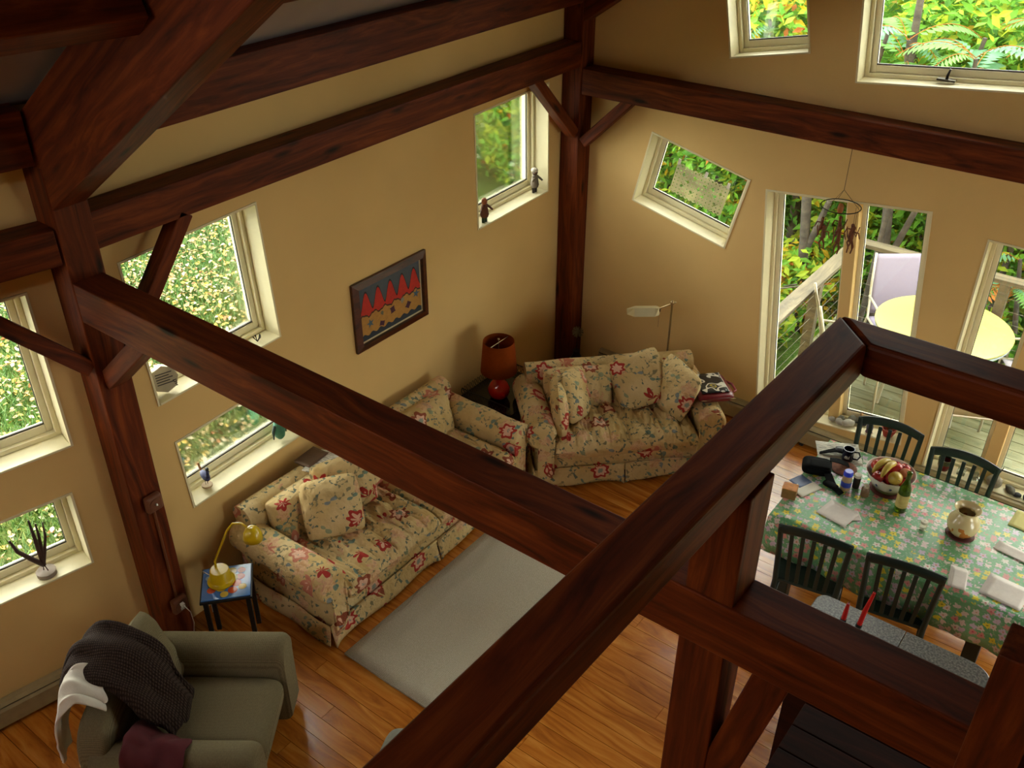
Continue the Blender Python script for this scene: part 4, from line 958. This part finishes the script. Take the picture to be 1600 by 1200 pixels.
# ------------------------------------------------------------------ window-sill things
def lpt(u, z, dep): return Vector((XW-dep, u, z))
def bpt(u, z, dep): return B0+BD*u-BN*dep+Vector((0, 0, z))
def figurine(label, p, col, hat, scale=1.0, rz=0):
    t = thing('figurine', label, 'figurine', p, rz, 'figurines on the corner window sill'); m1 = plain('fig_body', col[0], .7, .25, 30); m2 = plain('fig_head', col[1], .7, .15, 30); s_ = scale
    for s in (-1, 1): MB().tube([(s*.014*s_, 0, 0), (s*.013*s_, 0, .05*s_)], [.011*s_, .012*s_], 8).build('leg', plain('fig_leg', col[2], .7), t, smooth=60)
    MB().lathe([(.026*s_, .04*s_), (.032*s_, .06*s_), (.026*s_, .10*s_), (.016*s_, .135*s_)], 14).build('body', m1, t, smooth=60)
    for s in (-1, 1): MB().tube([(s*.02*s_, 0, .125*s_), (s*.045*s_, -.015*s_, .10*s_), (s*.05*s_, -.035*s_, .085*s_ + (.05*s_ if s < 0 else 0))], [.009*s_, .008*s_, .007*s_], 7).build('arm', m1, t, smooth=60)
    MB().ball((0, 0, .155*s_), (.022*s_, .022*s_, .025*s_), 12, 8).build('head', m2, t, smooth=180)
    if hat: MB().ball((0, .004, .170*s_), (.027*s_, .027*s_, .02*s_), 12, 8).build('fur_hood', plain('fig_fur', hat, .9, .2, 50), t, smooth=180)
    return t
fz = 1.765+.014
figurine('brown and green standing figurine at the left of the corner window sill', lpt(5.635, fz-.008, .03), ('#5e3018', '#8a4a2a', '#22381c'), None, 1.15, radians(90)); figurine('grey fur-hooded figurine at the right of the corner window sill', lpt(6.36, fz+.012, .06), ('#6e6252', '#5c4a3a', '#3a342c'), '#b8b0a0', 1.15, radians(90))
# octagonal tin on the upper window sill
t = thing('octagonal_tin', 'cream octagonal tin with dark lettering on the window sill', 'tin', lpt(2.60, 1.72, .06), radians(80)); t.rotation_euler = (radians(78), 0, radians(75))
MB().lathe([(.085, -.03), (.085, .03)], 8).build('tin', plain('cream_tin', '#b0a484', .4), t, bevel=.004); fm2 = plain('tin_print', '#3a3228', .6); t.location.z += .08
for k in range(5): MB().box((-.05, .035-.016*k, .0305), (.05-.02*(k % 2), .041-.016*k, .0312)).build('print_line', fm2, t)
for k in range(4): MB().box((.055-.004*k, -.06+.012*k, .0305), (.066, -.054+.012*k, .0312)).build('print_line', fm2, t)
tp = thing('window_crank', 'small dark window crank on the sill beside the tin', 'handle', lpt(2.80, 1.71, .07)); MB().tube([(0, 0, 0), (0, 0, .02), (.0, .05, .028)], .006, 6).build('lever', M['black'], tp); MB().lathe([(.014, 0), (.014, .008)], 10).build('hub', M['black'], tp)
t = thing('dried_sprig', 'small dark dried sprig at the right of the upper sill', 'plant', lpt(3.30, 1.732, .05)); rg_ = random.Random(8)
for k in range(9): a = rg_.uniform(0, 6.28); MB().tube([(0, 0, 0), (.015*cos(a), .015*sin(a), .022), (.024*cos(a), .024*sin(a), .03+.015*rg_.random())], [.003, .003, .005], 5).build('twig', M['bark'], t)
# blue bird on stand, green bird
t = thing('blue_bird', 'carved blue bird on thin legs and a round wooden stand', 'figurine', lpt(2.735, .893, .06), radians(80)); bm_ = plain('slate_blue_paint', '#39406e', .6, .15)
MB().lathe([(.035, 0), (.036, .012), (.034, .014), (.002, .014)], 18).build('stand', plain('pale_wood_disc', '#a08868', .7), t, smooth=40)
for s in (-1, 1): MB().tube([(s*.008, 0, .014), (s*.006, .004, .06)], .0022, 5).build('leg', M['bark'], t)
MB().ball((0, 0, .085), (.026, .052, .028), 14, 9, mat=Matrix.Rotation(radians(12), 3, 'X')).build('body', bm_, t, smooth=180); MB().tube([(0, -.035, .095), (0, -.05, .13), (0, -.048, .16)], [.016, .010, .010], 8).build('neck', bm_, t, smooth=180)
MB().ball((0, -.052, .165), (.012, .016, .012), 10, 7).build('head', plain('dark_blue_head', '#1c2030', .6), t, smooth=180); MB().tube([(0, -.064, .164), (0, -.085, .16)], [.005, .001], 6).build('beak', M['bark'], t)
MB().bar((0, .045, .09), (0, .08, .14), .014, .006).build('tail', plain('rust_tail', '#9a6a4a', .7), t)
t = thing('green_bird', 'green carved parrot figure with dark wings on the low sill', 'figurine', lpt(3.36, .925, .05), radians(95))
MB().lathe([(.018, 0), (.034, .02), (.042, .07), (.036, .12), (.022, .15)], 14).build('body', plain('teal_green_paint', '#3f7a5e', .6, .25, 40), t, smooth=60); MB().ball((0, 0, .165), (.024, .024, .022), 12, 8).build('head', plain('rust_head', '#8a5a34', .7), t, smooth=180)
for s in (-1, 1): MB().tube([(s*.035, 0, .12), (s*.055, .0, .08), (s*.06, 0, .02)], [.012, .012, .004], 7).build('wing', plain('dark_wing', '#26382f', .7), t, smooth=180)
# antler-like sculpture
t = thing('twig_sculpture', 'forked dark wood sculpture on a round pale base on the low sill', 'sculpture', bpt(.47, .876, .06), 0)
MB().lathe([(.055, 0), (.056, .028), (.053, .03), (.002, .03)], 24).build('base', plain('grey_pink_disc', '#8f8072', .7), t, smooth=40); tm = plain('dark_purple_wood', '#3f2220', .6, .2, 20)
for dx in (-.012, .014): MB().tube([(dx, dx*.5, .03), (dx*.4, 0, .075)], .003, 6).build('peg', tm, t)
ux = -BD
for (a, h_, r_) in ((-.125, .26, .012), (.0, .34, .011), (.028, .30, .009), (.065, .29, .008)):
    MB().tube([Vector((0, 0, .07)), ux*a*.4+Vector((0, 0, .07+h_*.3)), ux*a*.85+Vector((0, 0, .07+h_*.65)), ux*a+Vector((0, 0, .07+h_))], [r_*1.2, r_*1.3, r_, r_*.5], 8).build('branch', tm, t, smooth=180)
# gable sill things
def gpt(x, dep):       # on the tilted double window's sill
    return Vector((x, YG+dep, .195+(x+2.50)*tanT+.016))
tanT = math.tan(radians(6)); 
STN = ['#8a8478', '#5a5648', '#b0aa9c', '#9a9488', '#2a2a30', '#6e6658']
def stone(p, r, c, k, lab):
    o = MB().ball((0, 0, r[2]*.9), r, 14, 9, wob=.25, seed=k).build('beach_stone', plain('stone_%d' % k, STN[c], .8, .2, 30), smooth=180); o.location = p; o.rotation_euler = (0, 0, k*1.3); return tag(o, lab, 'stone', 'stones on the window sills')
for k, (x, dp, r, c, lab) in enumerate([(-1.86, .05, (.03, .025, .02), 2, 'small pale stone at the left of the sill row'), (-1.80, .09, (.035, .03, .022), 1, 'brown stone behind the pale sill stones'), (-1.79, .03, (.04, .03, .025), 3, 'grey stone third in the sill row'), (-1.72, .04, (.055, .035, .028), 2, 'largest pale oval stone on the sill'), (-1.71, .11, (.05, .04, .028), 1, 'brown pebble behind the largest sill stone'), (-1.63, .10, (.04, .022, .016), 4, 'flat blue-black pebble on the sill')]): stone(gpt(x, dp), r, c, k, lab)
tt_ = thing('duck_figurine', 'small blue-grey duck figurine with raised white head on the sill', 'figurine', gpt(-1.545, .03), radians(20)); 
MB().ball((0, 0, .045), (.028, .05, .035), 12, 8, mat=Matrix.Rotation(radians(35), 3, 'X')).build('body', plain('slate_duck', '#4a4658', .6), tt_, smooth=180); MB().tube([(0, -.03, .06), (.005, -.035, .10), (.012, -.04, .135)], [.014, .009, .009], 8).build('neck', plain('slate_neck', '#3d3a3a', .6), tt_, smooth=180); MB().ball((.014, -.045, .145), (.013, .017, .012), 10, 7).build('head', M['white'], tt_, smooth=180); MB().lathe([(.03, 0), (.02, .02)], 12).build('base', plain('plum_base', '#5e3a4a', .6), tt_)
tt_ = thing('flower_pot', 'small red clay pot with dried flowers on the tilted sill', 'pot', gpt(-1.40, .05)); MB().lathe([(.035, 0), (.055, .05), (.058, .07), (.05, .07), (.045, .03), (.002, .02)], 18).build('pot', plain('red_clay', '#9a3a28', .6, .3, 30), tt_, smooth=50); rg_ = random.Random(4)
for k in range(16): a = rg_.uniform(0, 6.28); b = rg_.uniform(.02, .07); MB().tube([(0, 0, .04), (b*cos(a)*.6, b*sin(a)*.6, .10), (b*cos(a), b*sin(a), .12+.03*rg_.random())], [.002, .002, .007], 5).build('dried_stem', LEAF[4] if k % 2 else M['bark'], tt_)
wx = thing('sill_ornament', 'tiny tan dog-like ornament against the glass of the tilted window', 'ornament', gpt(-1.66, .15)); MB().ball((0, 0, .03), (.014, .018, .03), 10, 7).build('body', plain('tan_clay', '#a87848', .7), wx, smooth=180); MB().ball((.004, -.008, .07), (.014, .014, .015), 10, 7).build('head', plain('tan_clay_head', '#b08654', .7), wx, smooth=180)
red = MB().ball((0, 0, .05), (.06, .05, .05), 14, 9, wob=.35, seed=4).build('red_ornament', plain('dull_red', '#7a2a20', .6), smooth=180); red.location = gpt(-2.36, .04); tag(red, 'dull red lumpy ornament at the left end of the tilted sill', 'ornament')
def spt(x, dep): return Vector((x, YG+dep, .22))
tt_ = thing('flower_pot', 'dark red and green glazed pot on the upright window sill', 'pot', spt(-.93, .03)); MB().lathe([(.035, 0), (.05, .04), (.05, .08), (.04, .085), (.036, .03), (.002, .02)], 18).build('pot', plain('oxblood_glaze', '#5a1a18', .25, .2), tt_, smooth=50); MB().lathe([(.052, .06), (.054, .10), (.045, .10)], 18, cap=False).build('rim', plain('green_glaze', '#33402a', .25), tt_, smooth=50)
for k, (x, dp, lab) in enumerate([(-.80, .05, 'left one of the clear glass cubes on the sill'), (-.70, .05, 'right one of the clear glass cubes on the sill')]):
    o = MB().box((-.03, -.03, 0), (.03, .03, .05)).build('glass_cube', glass_mat('cube_glass%d' % k, .1, (.8, .85, .85)), bevel=.006); o.location = spt(x, dp); o.rotation_euler = (0, 0, .5*k); tag(o, lab, 'ornament')
tt_ = thing('plant_pot', 'round mottled grey-green pot with a twig on the upright sill', 'pot', spt(-.56, .04)); MB().ball((0, 0, .05), (.06, .055, .05), 16, 10, wob=.1).build('pot', plain('mottled_clay', '#7d7560', .8, .4, 30), tt_, smooth=180); MB().tube([(0, 0, .09), (.02, 0, .15), (.03, .01, .19)], .004, 6).build('twig', M['bark'], tt_)
for k, (x, dp, r, c, lab) in enumerate([(-.44, .05, (.06, .03, .025), 1, 'long brown stone at the right of the upright sill'), (-.38, .02, (.03, .025, .018), 4, 'small black pebble near the right frame edge'), (-.31, .03, (.05, .035, .025), 4, 'black flat stone at the right frame edge')]): stone(spt(x, dp), r, c, k+9, lab)
# hanging mobile
t = thing('hanging_mobile', 'wooden figure mobile hanging by a thread from the gable beam', 'mobile', (-2.07, 6.66, 2.30)); t.scale = (1.35, 1.35, 1.2); mr_ = plain('rust_figure', '#6e3a1c', .7, .3, 25)
MB().tube([(0, 0, .30), (0, 0, .02)], .0015, 5).build('thread', M['bark'], t)
MB().tube([(.105*cos(2*pi*k/24), .105*sin(2*pi*k/24), -.085) for k in range(25)], .003, 6).build('wire_ring', M['bark'], t, smooth=180)
for k in range(3): a = 2*pi*k/3; MB().tube([(0, 0, .02), (.105*cos(a), .105*sin(a), -.085)], .0012, 4).build('thread', M['bark'], t)
MB().ball((0, 0, -.10), (.018, .018, .035), 10, 7).build('wooden_bead', plain('orange_bead', '#a0602c', .5), t, smooth=180)
for k, (x, y_, z_, h_) in enumerate([(-.09, .02, -.20, .10), (-.055, -.04, -.22, .13), (.0, .03, -.17, .16), (.03, -.03, -.21, .15), (.075, .03, -.20, .14), (.10, -.02, -.19, .15)]):
    f_ = MB(); f_.ball((x, y_, z_), (.010, .010, .013), 8, 6); f_.tube([(x, y_, z_-.01), (x+.006*sin(k), y_, z_-h_*.5), (x-.008, y_, z_-h_*.62)], [.007, .012, .009], 7)
    for s in (-1, 1): f_.tube([(x, y_, z_-h_*.55), (x+s*.012, y_+.004*s, z_-h_*.8), (x+s*.010+.01*sin(k*2), y_, z_-h_*1.1)], [.007, .005, .004], 6); f_.tube([(x, y_, z_-.025), (x+s*.028, y_, z_-.045-.02*(s*(-1)**k)), (x+s*.038, y_, z_-.03+.03*(s*(-1)**k))], [.005, .004, .003], 6)
    fo = f_.build('wooden_figure', mr_, t, smooth=60); MB().tube([(x, y_, z_+.01), (x*.98, y_, -.085)], .001, 4).build('thread', M['bark'], fo)
# lace panel in the small tilted window
t = thing('lace_panel', 'white crochet panel hung inside the small tilted window', 'lace', (-3.34, YG+.125, 1.93)); t.rotation_euler = (0, radians(12.7), 0)
nx, nz = 46, 24; W_, H_ = .50, .25; mb = MB(); holes = [(7, 17), (17, 18), (27, 16), (12, 13), (22, 11), (8, 8), (17, 6), (27, 7), (36, 12), (33, 17), (38, 6), (40, 16)]
for i in range(nx):
    for j in range(nz):
        if any((i-a)**2+(j-b)**2 <= 1.6 for a, b in holes) or (i % 3 == 1 and j % 3 == 1): continue
        sag = .02*(abs(2*(i/nx)*2 % 2-1)) if j > nz*.6 else 0; ed = .006*sin(i*1.7) if j in (0, nz-1) else 0
        x = -W_/2+W_*i/nx; z_ = -H_/2+H_*j/nz + (sag*(j/nz-.6)*2) + ed; mb.box((x, 0, z_), (x+W_/nx, .002, z_+H_/nz*1.03))
mb.build('crochet', leafmat('ivory_cotton', '#cfc9a8'), t)
for x in (-W_/2+.01, .02, W_/2-.02): MB().box((x-.012, -.001, H_/2-.005), (x+.012, .004, H_/2+.045)).build('hanging_tab', M['napkin'], t)
# crank on the upper window
t = thing('sash_crank', 'dark window crank on the sill of the large upper window', 'handle', (-1.62, YG-.0, 3.118), 0); MB().box((-.06, .06, 0), (.06, .11, .015)).build('plate', plain('grey_metal', '#5a564a', .4, metal=1), t, bevel=.004); MB().tube([(0, .08, .012), (.004, .07, .04), (.016, .06, .085)], [.010, .009, .006], 8).build('lever', M['black'], t, smooth=180)

# ------------------------------------------------------------------ outdoors
def gz(x, y):
    a = -.35 + .02*max(0, -x-6)
    if y > 7.5: a -= .16*(y-7.5)*min(1, max(0, (x+9)/3))
    return a
m = NT('autumn_lawn'); n1 = m.noise(m.co(), 30, 4); n2 = m.noise(m.co(), 1.4, 3)
c_ = m.ramp(n1, [(.3, (.022, .045, .008)), (.55, (.05, .10, .016)), (.75, (.10, .13, .03))]); c_ = m.mix(m.ramp(n2, [(.4, (0, 0, 0)), (.7, (.35, .35, .35))]), c_, (.09, .08, .03))
M['lawn'] = m.out(c_, .9, .1)
lw = MB().grid(lambda i, j: Vector((-26+46*i, -6+32*j, gz(-26+46*i, -6+32*j)+.03*noise.noise(Vector((i*40, j*30, 0))))), 80, 60).add([(-90, 26, -3.6), (90, 26, -3.6), (90, 120, -2), (-90, 120, -2), (-90, -30, -.5), (-26.2, -30, -.2), (-26.2, 26, -.3)], [(0, 1, 2, 3), (4, 5, 6, 0)]).build('ground', M['lawn'], smooth=180); tag(lw, kind='structure')
rg_ = random.Random(11)
def blades(name, n, box, h, mats, label, cat):
    mb = MB()
    for k in range(n):
        x = rg_.uniform(box[0], box[1]); y_ = rg_.uniform(box[2], box[3]); a = rg_.uniform(0, 6.28); w_ = rg_.uniform(.006, .011); hh = h*rg_.uniform(.5, 1.2); z_ = gz(x, y_)
        dx, dy = cos(a)*w_, sin(a)*w_; lx, ly = rg_.gauss(0, hh*.5), rg_.gauss(0, hh*.5)
        mb.add([(x-dx, y_-dy, z_), (x+dx, y_+dy, z_), (x+lx, y_+ly, z_+hh)], [(0, 1, 2)], rg_.choices(range(len(mats)), (6, 4, 2))[0])
    o = mb.build(name, mats); tag(o, label, cat, kind='stuff')
GR = [plain('grass_a', (.028, .085, .010), .6, .2, 3), plain('grass_b', (.055, .12, .015), .6, .2, 3), plain('grass_c', (.10, .13, .03), .6, .2, 3)]
blades('grass', 90000, (-11.5, -5.05, 1.0, 8.2), .10, GR, 'short green lawn grass outside the left windows', 'grass')
FL = [plain('fallen_tan', (.22, .15, .06), .7, .25, 6), plain('fallen_yellow', (.30, .20, .03), .7, .2, 6), plain('fallen_orange', (.24, .08, .02), .7, .2, 6), plain('fallen_pale', (.30, .26, .17), .7, .2, 6)]
mb = MB()
for k in range(26000):
    x = rg_.uniform(-12, -4.8); y_ = rg_.uniform(.5, 9); 
    if rg_.random() > .25 + .75*min(1, max(0, (-x-5.5)/4.)): continue
    z_ = gz(x, y_)+rg_.uniform(.03, .09); a = rg_.uniform(0, 6.28); s_ = rg_.uniform(.014, .028)
    mt = Matrix.Rotation(a, 3, 'Z') @ Matrix.Rotation(rg_.gauss(0, .5), 3, 'X') @ Matrix.Rotation(rg_.gauss(0, .4), 3, 'Y')
    P = [mt @ Vector(p)*s_ + Vector((x, y_, z_)) for p in ((-1.2, 0, 0), (-.3, -.7, .25), (.5, -.6, .25), (1.3, 0, .1), (.5, .6, .25), (-.3, .7, .25), (0, 0, -.05))]
    mb.add(P, [(0, 1, 6), (1, 2, 6), (2, 3, 6), (3, 4, 6), (4, 5, 6), (5, 0, 6)], rg_.choices(range(4), (4, 4, 1.2, 3))[0])
tag(mb.build('fallen_leaves', FL), 'tan and yellow autumn leaves scattered over the lawn', 'leaves', kind='stuff')

def leafcloud(mb, c, rad, n, size, weights, rg, up=.4):
    for k in range(n):
        d = Vector((rg.gauss(0, 1), rg.gauss(0, 1), rg.gauss(0, 1))).normalized()*(rg.random()**.45)
        p = Vector((c[0]+d.x*rad[0], c[1]+d.y*rad[1], c[2]+d.z*rad[2])); s_ = size*rg.uniform(.6, 1.3)
        nz = Vector((rg.gauss(0, .6), rg.gauss(0, .6)-.25, up+rg.random())).normalized(); t1 = nz.orthogonal().normalized(); t1.rotate(Matrix.Rotation(rg.uniform(0, 6.28), 3, nz)); t2 = nz.cross(t1)
        mb.add([p-t1*s_, p-t2*s_*.42+nz*s_*.12, p+t1*s_, p+t2*s_*.42+nz*s_*.12], [(0, 1, 2), (0, 2, 3)], rg.choices(range(5), weights)[0])
def tree(name, label, base, h, crowns, n, size, weights, seed, group, trunk=.06, cat='tree'):
    rg = random.Random(seed); t = thing(name, label, cat, base, 0, group)
    cx_, cy_ = rg.uniform(-.3, .3), rg.uniform(-.3, .3)
    MB().tube([(0, 0, 0), (cx_*.3, cy_*.3, h*.4), (cx_, cy_, h)], [trunk, trunk*.8, trunk*.3], 8).build('trunk', M['bark'], t, smooth=60)
    br = MB()
    for k in range(6):
        z_ = h*rg.uniform(.3, .8); a = rg.uniform(0, 6.28); L = rg.uniform(.5, 1.1); br.tube([(cx_*.4, cy_*.4, z_), (cx_*.4+L*.5*cos(a), cy_*.4+L*.5*sin(a), z_+L*.35), (cx_*.4+L*cos(a), cy_*.4+L*sin(a), z_+L*.6)], [trunk*.4, trunk*.3, .008], 6)
    br.build('branches', M['bark'], t, smooth=60)
    lf = MB(); tot = sum(c[3]**2 for c in crowns)
    for (x, y_, z_, r_) in crowns: leafcloud(lf, (x, y_, z_), (r_, r_, r_*.9), int(n*r_*r_/tot), size, weights, rg)
    tag(lf.build('foliage', LEAF, t), kind='stuff'); return t
rg_ = random.Random(21)
spots = [(-3.55, 8.7), (-3.7, 9.6), (-9.5, 10.6), (-7.8, 11.0), (-10.8, 9.3), (-8.6, 12.8), (-6.3, 10.6), (-6.9, 13.2), (-5.0, 10.9), (-5.6, 12.6), (-4.2, 12.0), (-3.9, 10.9), (-3.0, 11.2), (-2.2, 10.9), (-1.3, 11.0), (-.4, 10.8), (.6, 11.0), (-3.2, 13.0), (-1.8, 12.9), (-.3, 13.0), (-4.6, 14.2), (1.0, 12.6), (-9.8, 12.4), (-2.6, 15.0), (-.6, 15.2)]
W4 = [(7, 2, 4, .6, .15), (7, 2, 5, .4, .1), (4, 1, 5, 2.5, .7), (6, 5, 2, .2, .1)]
tl_ = ['low yellow-green bush beside the left deck rail', 'second low bush further along the left deck rail', 'leafy bush in the middle of the corner window view', 'leafy bush at the right of the corner window view', 'leafy bush at the far left of the corner window view', 'tall bush behind the others outside the corner window',
 'bush between the corner window and the small tilted window', 'background tree left of the small tilted window', 'green bush filling the left of the small tilted window', 'darker tree behind the small tilted window',
 'yellowing tree at the right of the small tilted window', 'bush nearest the left deck rail', 'yellow-leaved bush behind the grey forked trunk', 'dark bush behind the deck rail corner', 'green bush behind the lavender patio chair',
 'green bush behind the deck rail right of the patio table', 'bush at the right end of the deck rail', 'tree deep in the woods behind the forked trunk', 'tree deep in the woods behind the patio chair', 'tree deep in the woods behind the patio table',
 'distant tree seen in the small upper window', 'distant tree at the far right of the woods', 'bush far left behind the corner window bushes', 'last tree in the woods seen in the large upper window', 'last tree in the woods at the right of the large upper window']
for k, (x, y_) in enumerate(spots):
    kd = 0 if x < -6 else [1, 2, 3, 1][(k+2) % 4] if k > 1 else 2; z0 = gz(x, y_)-.1; top = rg_.uniform(2.8, 4.4) if k > 1 else 1.0
    cr_ = [(rg_.uniform(-.7, .7), rg_.uniform(-.5, .5), .5+top*j/4.2, rg_.uniform(.7, 1.05)) for j in range(5)] if k > 1 else [(rg_.uniform(-.3, .2), rg_.uniform(-.5, .5), .15+.14*j, .48) for j in range(5)]
    tree('bushy_tree', tl_[k], (x, y_, z0), top, cr_, 7200 if k > 1 else 2600, .075 if kd != 0 else .07, W4[kd], k+30, 'bushes and trees outside', .07 if k > 1 else .03)
# slim grey trunks seen through the deck windows
for k, (x, y_, lab) in enumerate([(-3.45, 9.9, 'slim grey forked trunk seen through the tilted double window'), (-2.62, 10.1, 'thin leaning grey trunk behind the patio chair')]):
    t = thing('sapling', lab, 'tree', (x, y_, gz(x, y_)-.1)); MB().tube([(.12, 0, 0), (.05, 0, 1.2), (-.1, 0, 2.4), (-.18, 0, 4.4)], [.075, .06, .05, .03], 8).build('trunk', M['bark'], t, smooth=60); MB().tube([(.05, 0, 1.0), (.28, 0, 1.9), (.5, 0, 3.6)], [.04, .03, .02], 8).build('fork', M['bark'], t, smooth=60)
# sumac fronds
def frond(mb, p, dir_, L, rg, mi):
    d = Vector(dir_).normalized(); side = d.cross(Vector((0, 0, 1))).normalized(); pts = []
    for k in range(15):
        u = k/14; pts.append(Vector(p)+d*L*u+Vector((0, 0, L*(.35*u-.75*u*u))))
    mb.tube(pts, .004, 4, mi=2)
    for k in range(2, 15):
        u = k/14; ln = L*.24*(sin(pi*min(1, u*1.02))**.6+.12); tg = (pts[k]-pts[k-1]).normalized()
        for s in (-1, 1):
            q = pts[k]; dd = (side*s*.9+tg*.45+Vector((0, 0, -.25))).normalized(); wv = tg*ln*.16
            mb.add([q-wv*.4, q+dd*ln*.5-wv, q+dd*ln, q+dd*ln*.5+wv], [(0, 1, 2), (0, 2, 3)], mi)
def sumac(label, base, top, fr, seed):
    rg = random.Random(seed); t = thing('sumac', label, 'shrub', base); rel = Vector(top)-Vector(base)
    MB().tube([(0, 0, 0), rel*.5+Vector((.1, 0, 0)), rel], [.035, .03, .02], 8).build('stem', M['bark'], t, smooth=60)
    mb = MB()
    for k in range(fr):
        a = 2*pi*k/fr*1.0+rg.uniform(-.3, .3); frond(mb, rel+Vector((0, 0, rg.uniform(-.5, .05))), (cos(a), sin(a)*.8, .25+.3*rg.random()), rg.uniform(.5, .8), rg, rg.choices((0, 1, 2), (5, 4, 1))[0])
    mb.build('fronds', SUMAC, t)
for k, (x, y_, z_, fr, lab) in enumerate([(-2.08, 9.75, 2.62, 11, 'sumac with pale arching fronds in the upper right window'), (-2.75, 9.9, 2.66, 10, 'sumac with drooping fronds left of the upper right window'), (-1.25, 10.0, .75, 10, 'sumac beside the deck rail in the right-hand window'), (-1.55, 10.3, 2.9, 9, 'orange-tipped sumac at the right of the upper window'), (-4.3, 10.2, 2.6, 9, 'tall yellow sumac in the small upper window')]):
    sumac(lab, (x+.1, y_+.1, gz(x, y_)-.1), (x, y_, z_), fr, k+3)
# deck
dk = MB().box((-2.72, 7.10, -.30), (3.2, 9.40, -.14)).build('deck_frame', M['deckwood']); tag(dk, 'weathered deck outside the gable windows', 'deck', kind='structure')
for k in range(16):
    o = MB().box((0, 0, 0), (5.95, .137, .03)).build('deck_board', M['mossdeck'], dk); o.location = (-2.73, 7.10+.143*k, -.135)
def deckpost(x, y_): return MB().box((x-.045, y_-.045, -.3), (x+.045, y_+.045, .82))
M['cable'] = plain('steel_cable', '#5a584c', .4)
dr = thing('deck_railing', 'grey weathered deck railing with wire cables outside the windows', 'railing')
o = MB().box((0, -.07, 0), (2.2, .07, .038)).build('top_rail', M['deckwood'], dr); o.location = (-2.62, 7.10, .82); o.rotation_euler = (0, 0, pi/2)
o = MB().box((-.07, -.07, 0), (5.7, .07, .038)).build('top_rail', M['deckwood'], dr); o.location = (-2.62, 9.23, .8205)
for x, y_ in ((-2.62, 7.2), (-2.62, 8.2), (-2.62, 9.2), (-1.2, 9.2), (.3, 9.2), (1.8, 9.2)): deckpost(x, y_).build('post', M['deckwood'], dr)
for k in range(6):
    z_ = .05+.125*k; MB().tube([(-2.62, 7.15, z_), (-2.62, 9.2, z_)], .0025, 5).build('cable', M['cable'], dr); MB().tube([(-2.62, 9.2, z_), (2.8, 9.2, z_)], .0025, 5).build('cable', M['cable'], dr)
t = thing('patio_table', 'round pale yellow patio table on the deck', 'table', (-1.47, 8.30, -.105))
MB().lathe([(.002, .76), (.56, .76), (.585, .772), (.585, .784), (.56, .79), (.002, .79)], 40).build('table_top', plain('pale_cream_top', '#8a8448', .3, .04, 5), t, smooth=40)
MB().lathe([(.575, .735), (.58, .762)], 40, cap=False).build('rim', plain('grey_rim', '#7a8488', .5), t, smooth=40)
MB().lathe([(.012, .7905), (.012, .793)], 10).build('umbrella_hole', M['black'], t)
for k in range(4): a = pi/4+pi/2*k; MB().tube([(.46*cos(a), .46*sin(a), 0), (.40*cos(a), .40*sin(a), .76)], .018, 8).build('leg', plain('grey_leg', '#7a7868', .5), t)
def patio_chair(label, loc, rz, col):
    t = thing('patio_chair', label, 'chair', loc, rz, 'sling chairs around the patio table'); fm_ = plain('pale_tube', '#8f8a7a', .4); sl = plain('sling_'+col[1:], col, .7, .06, 90)
    sheet(MB(), [[(-.23, -.24, .42), (.23, -.24, .42)], [(-.23, .0, .40), (.23, .0, .40)], [(-.23, .2, .43), (.23, .2, .43)]], 8, 8).build('seat', sl, t, smooth=180, solid=.006); sheet(MB(), [[(-.23, .22, .46), (.23, .22, .46)], [(-.23, .28, .75), (.23, .28, .75)], [(-.22, .36, 1.03), (.22, .36, 1.03)]], 8, 8).build('backrest', sl, t, smooth=180, solid=.006)
    for s in (-1, 1):
        MB().tube([(s*.25, -.27, 0), (s*.245, -.25, .42), (s*.24, .2, .42), (s*.24, .28, .75), (s*.225, .36, 1.04)], .012, 8).build('side_frame', fm_, t, smooth=180); MB().tube([(s*.25, .32, 0), (s*.245, .2, .42)], .012, 8).build('leg', fm_, t); MB().tube([(s*.25, -.2, .42), (s*.26, -.2, .62), (s*.26, .22, .65)], .012, 8).build('armrest', fm_, t, smooth=180)
patio_chair('lavender sling chair with its back to the deck rail corner', (-1.93, 8.72, -.105), radians(38), '#6a6478')
patio_chair('brown sling chair at the left of the patio table', (-2.12, 7.86, -.105), radians(118), '#5e5240')
patio_chair('pale lavender sling chair at the right of the patio table', (-.66, 8.62, -.105), radians(-62), '#7e7a82')
patio_chair('tan sling chair on the near side of the patio table', (-1.02, 7.72, -.105), radians(205), '#665a48')
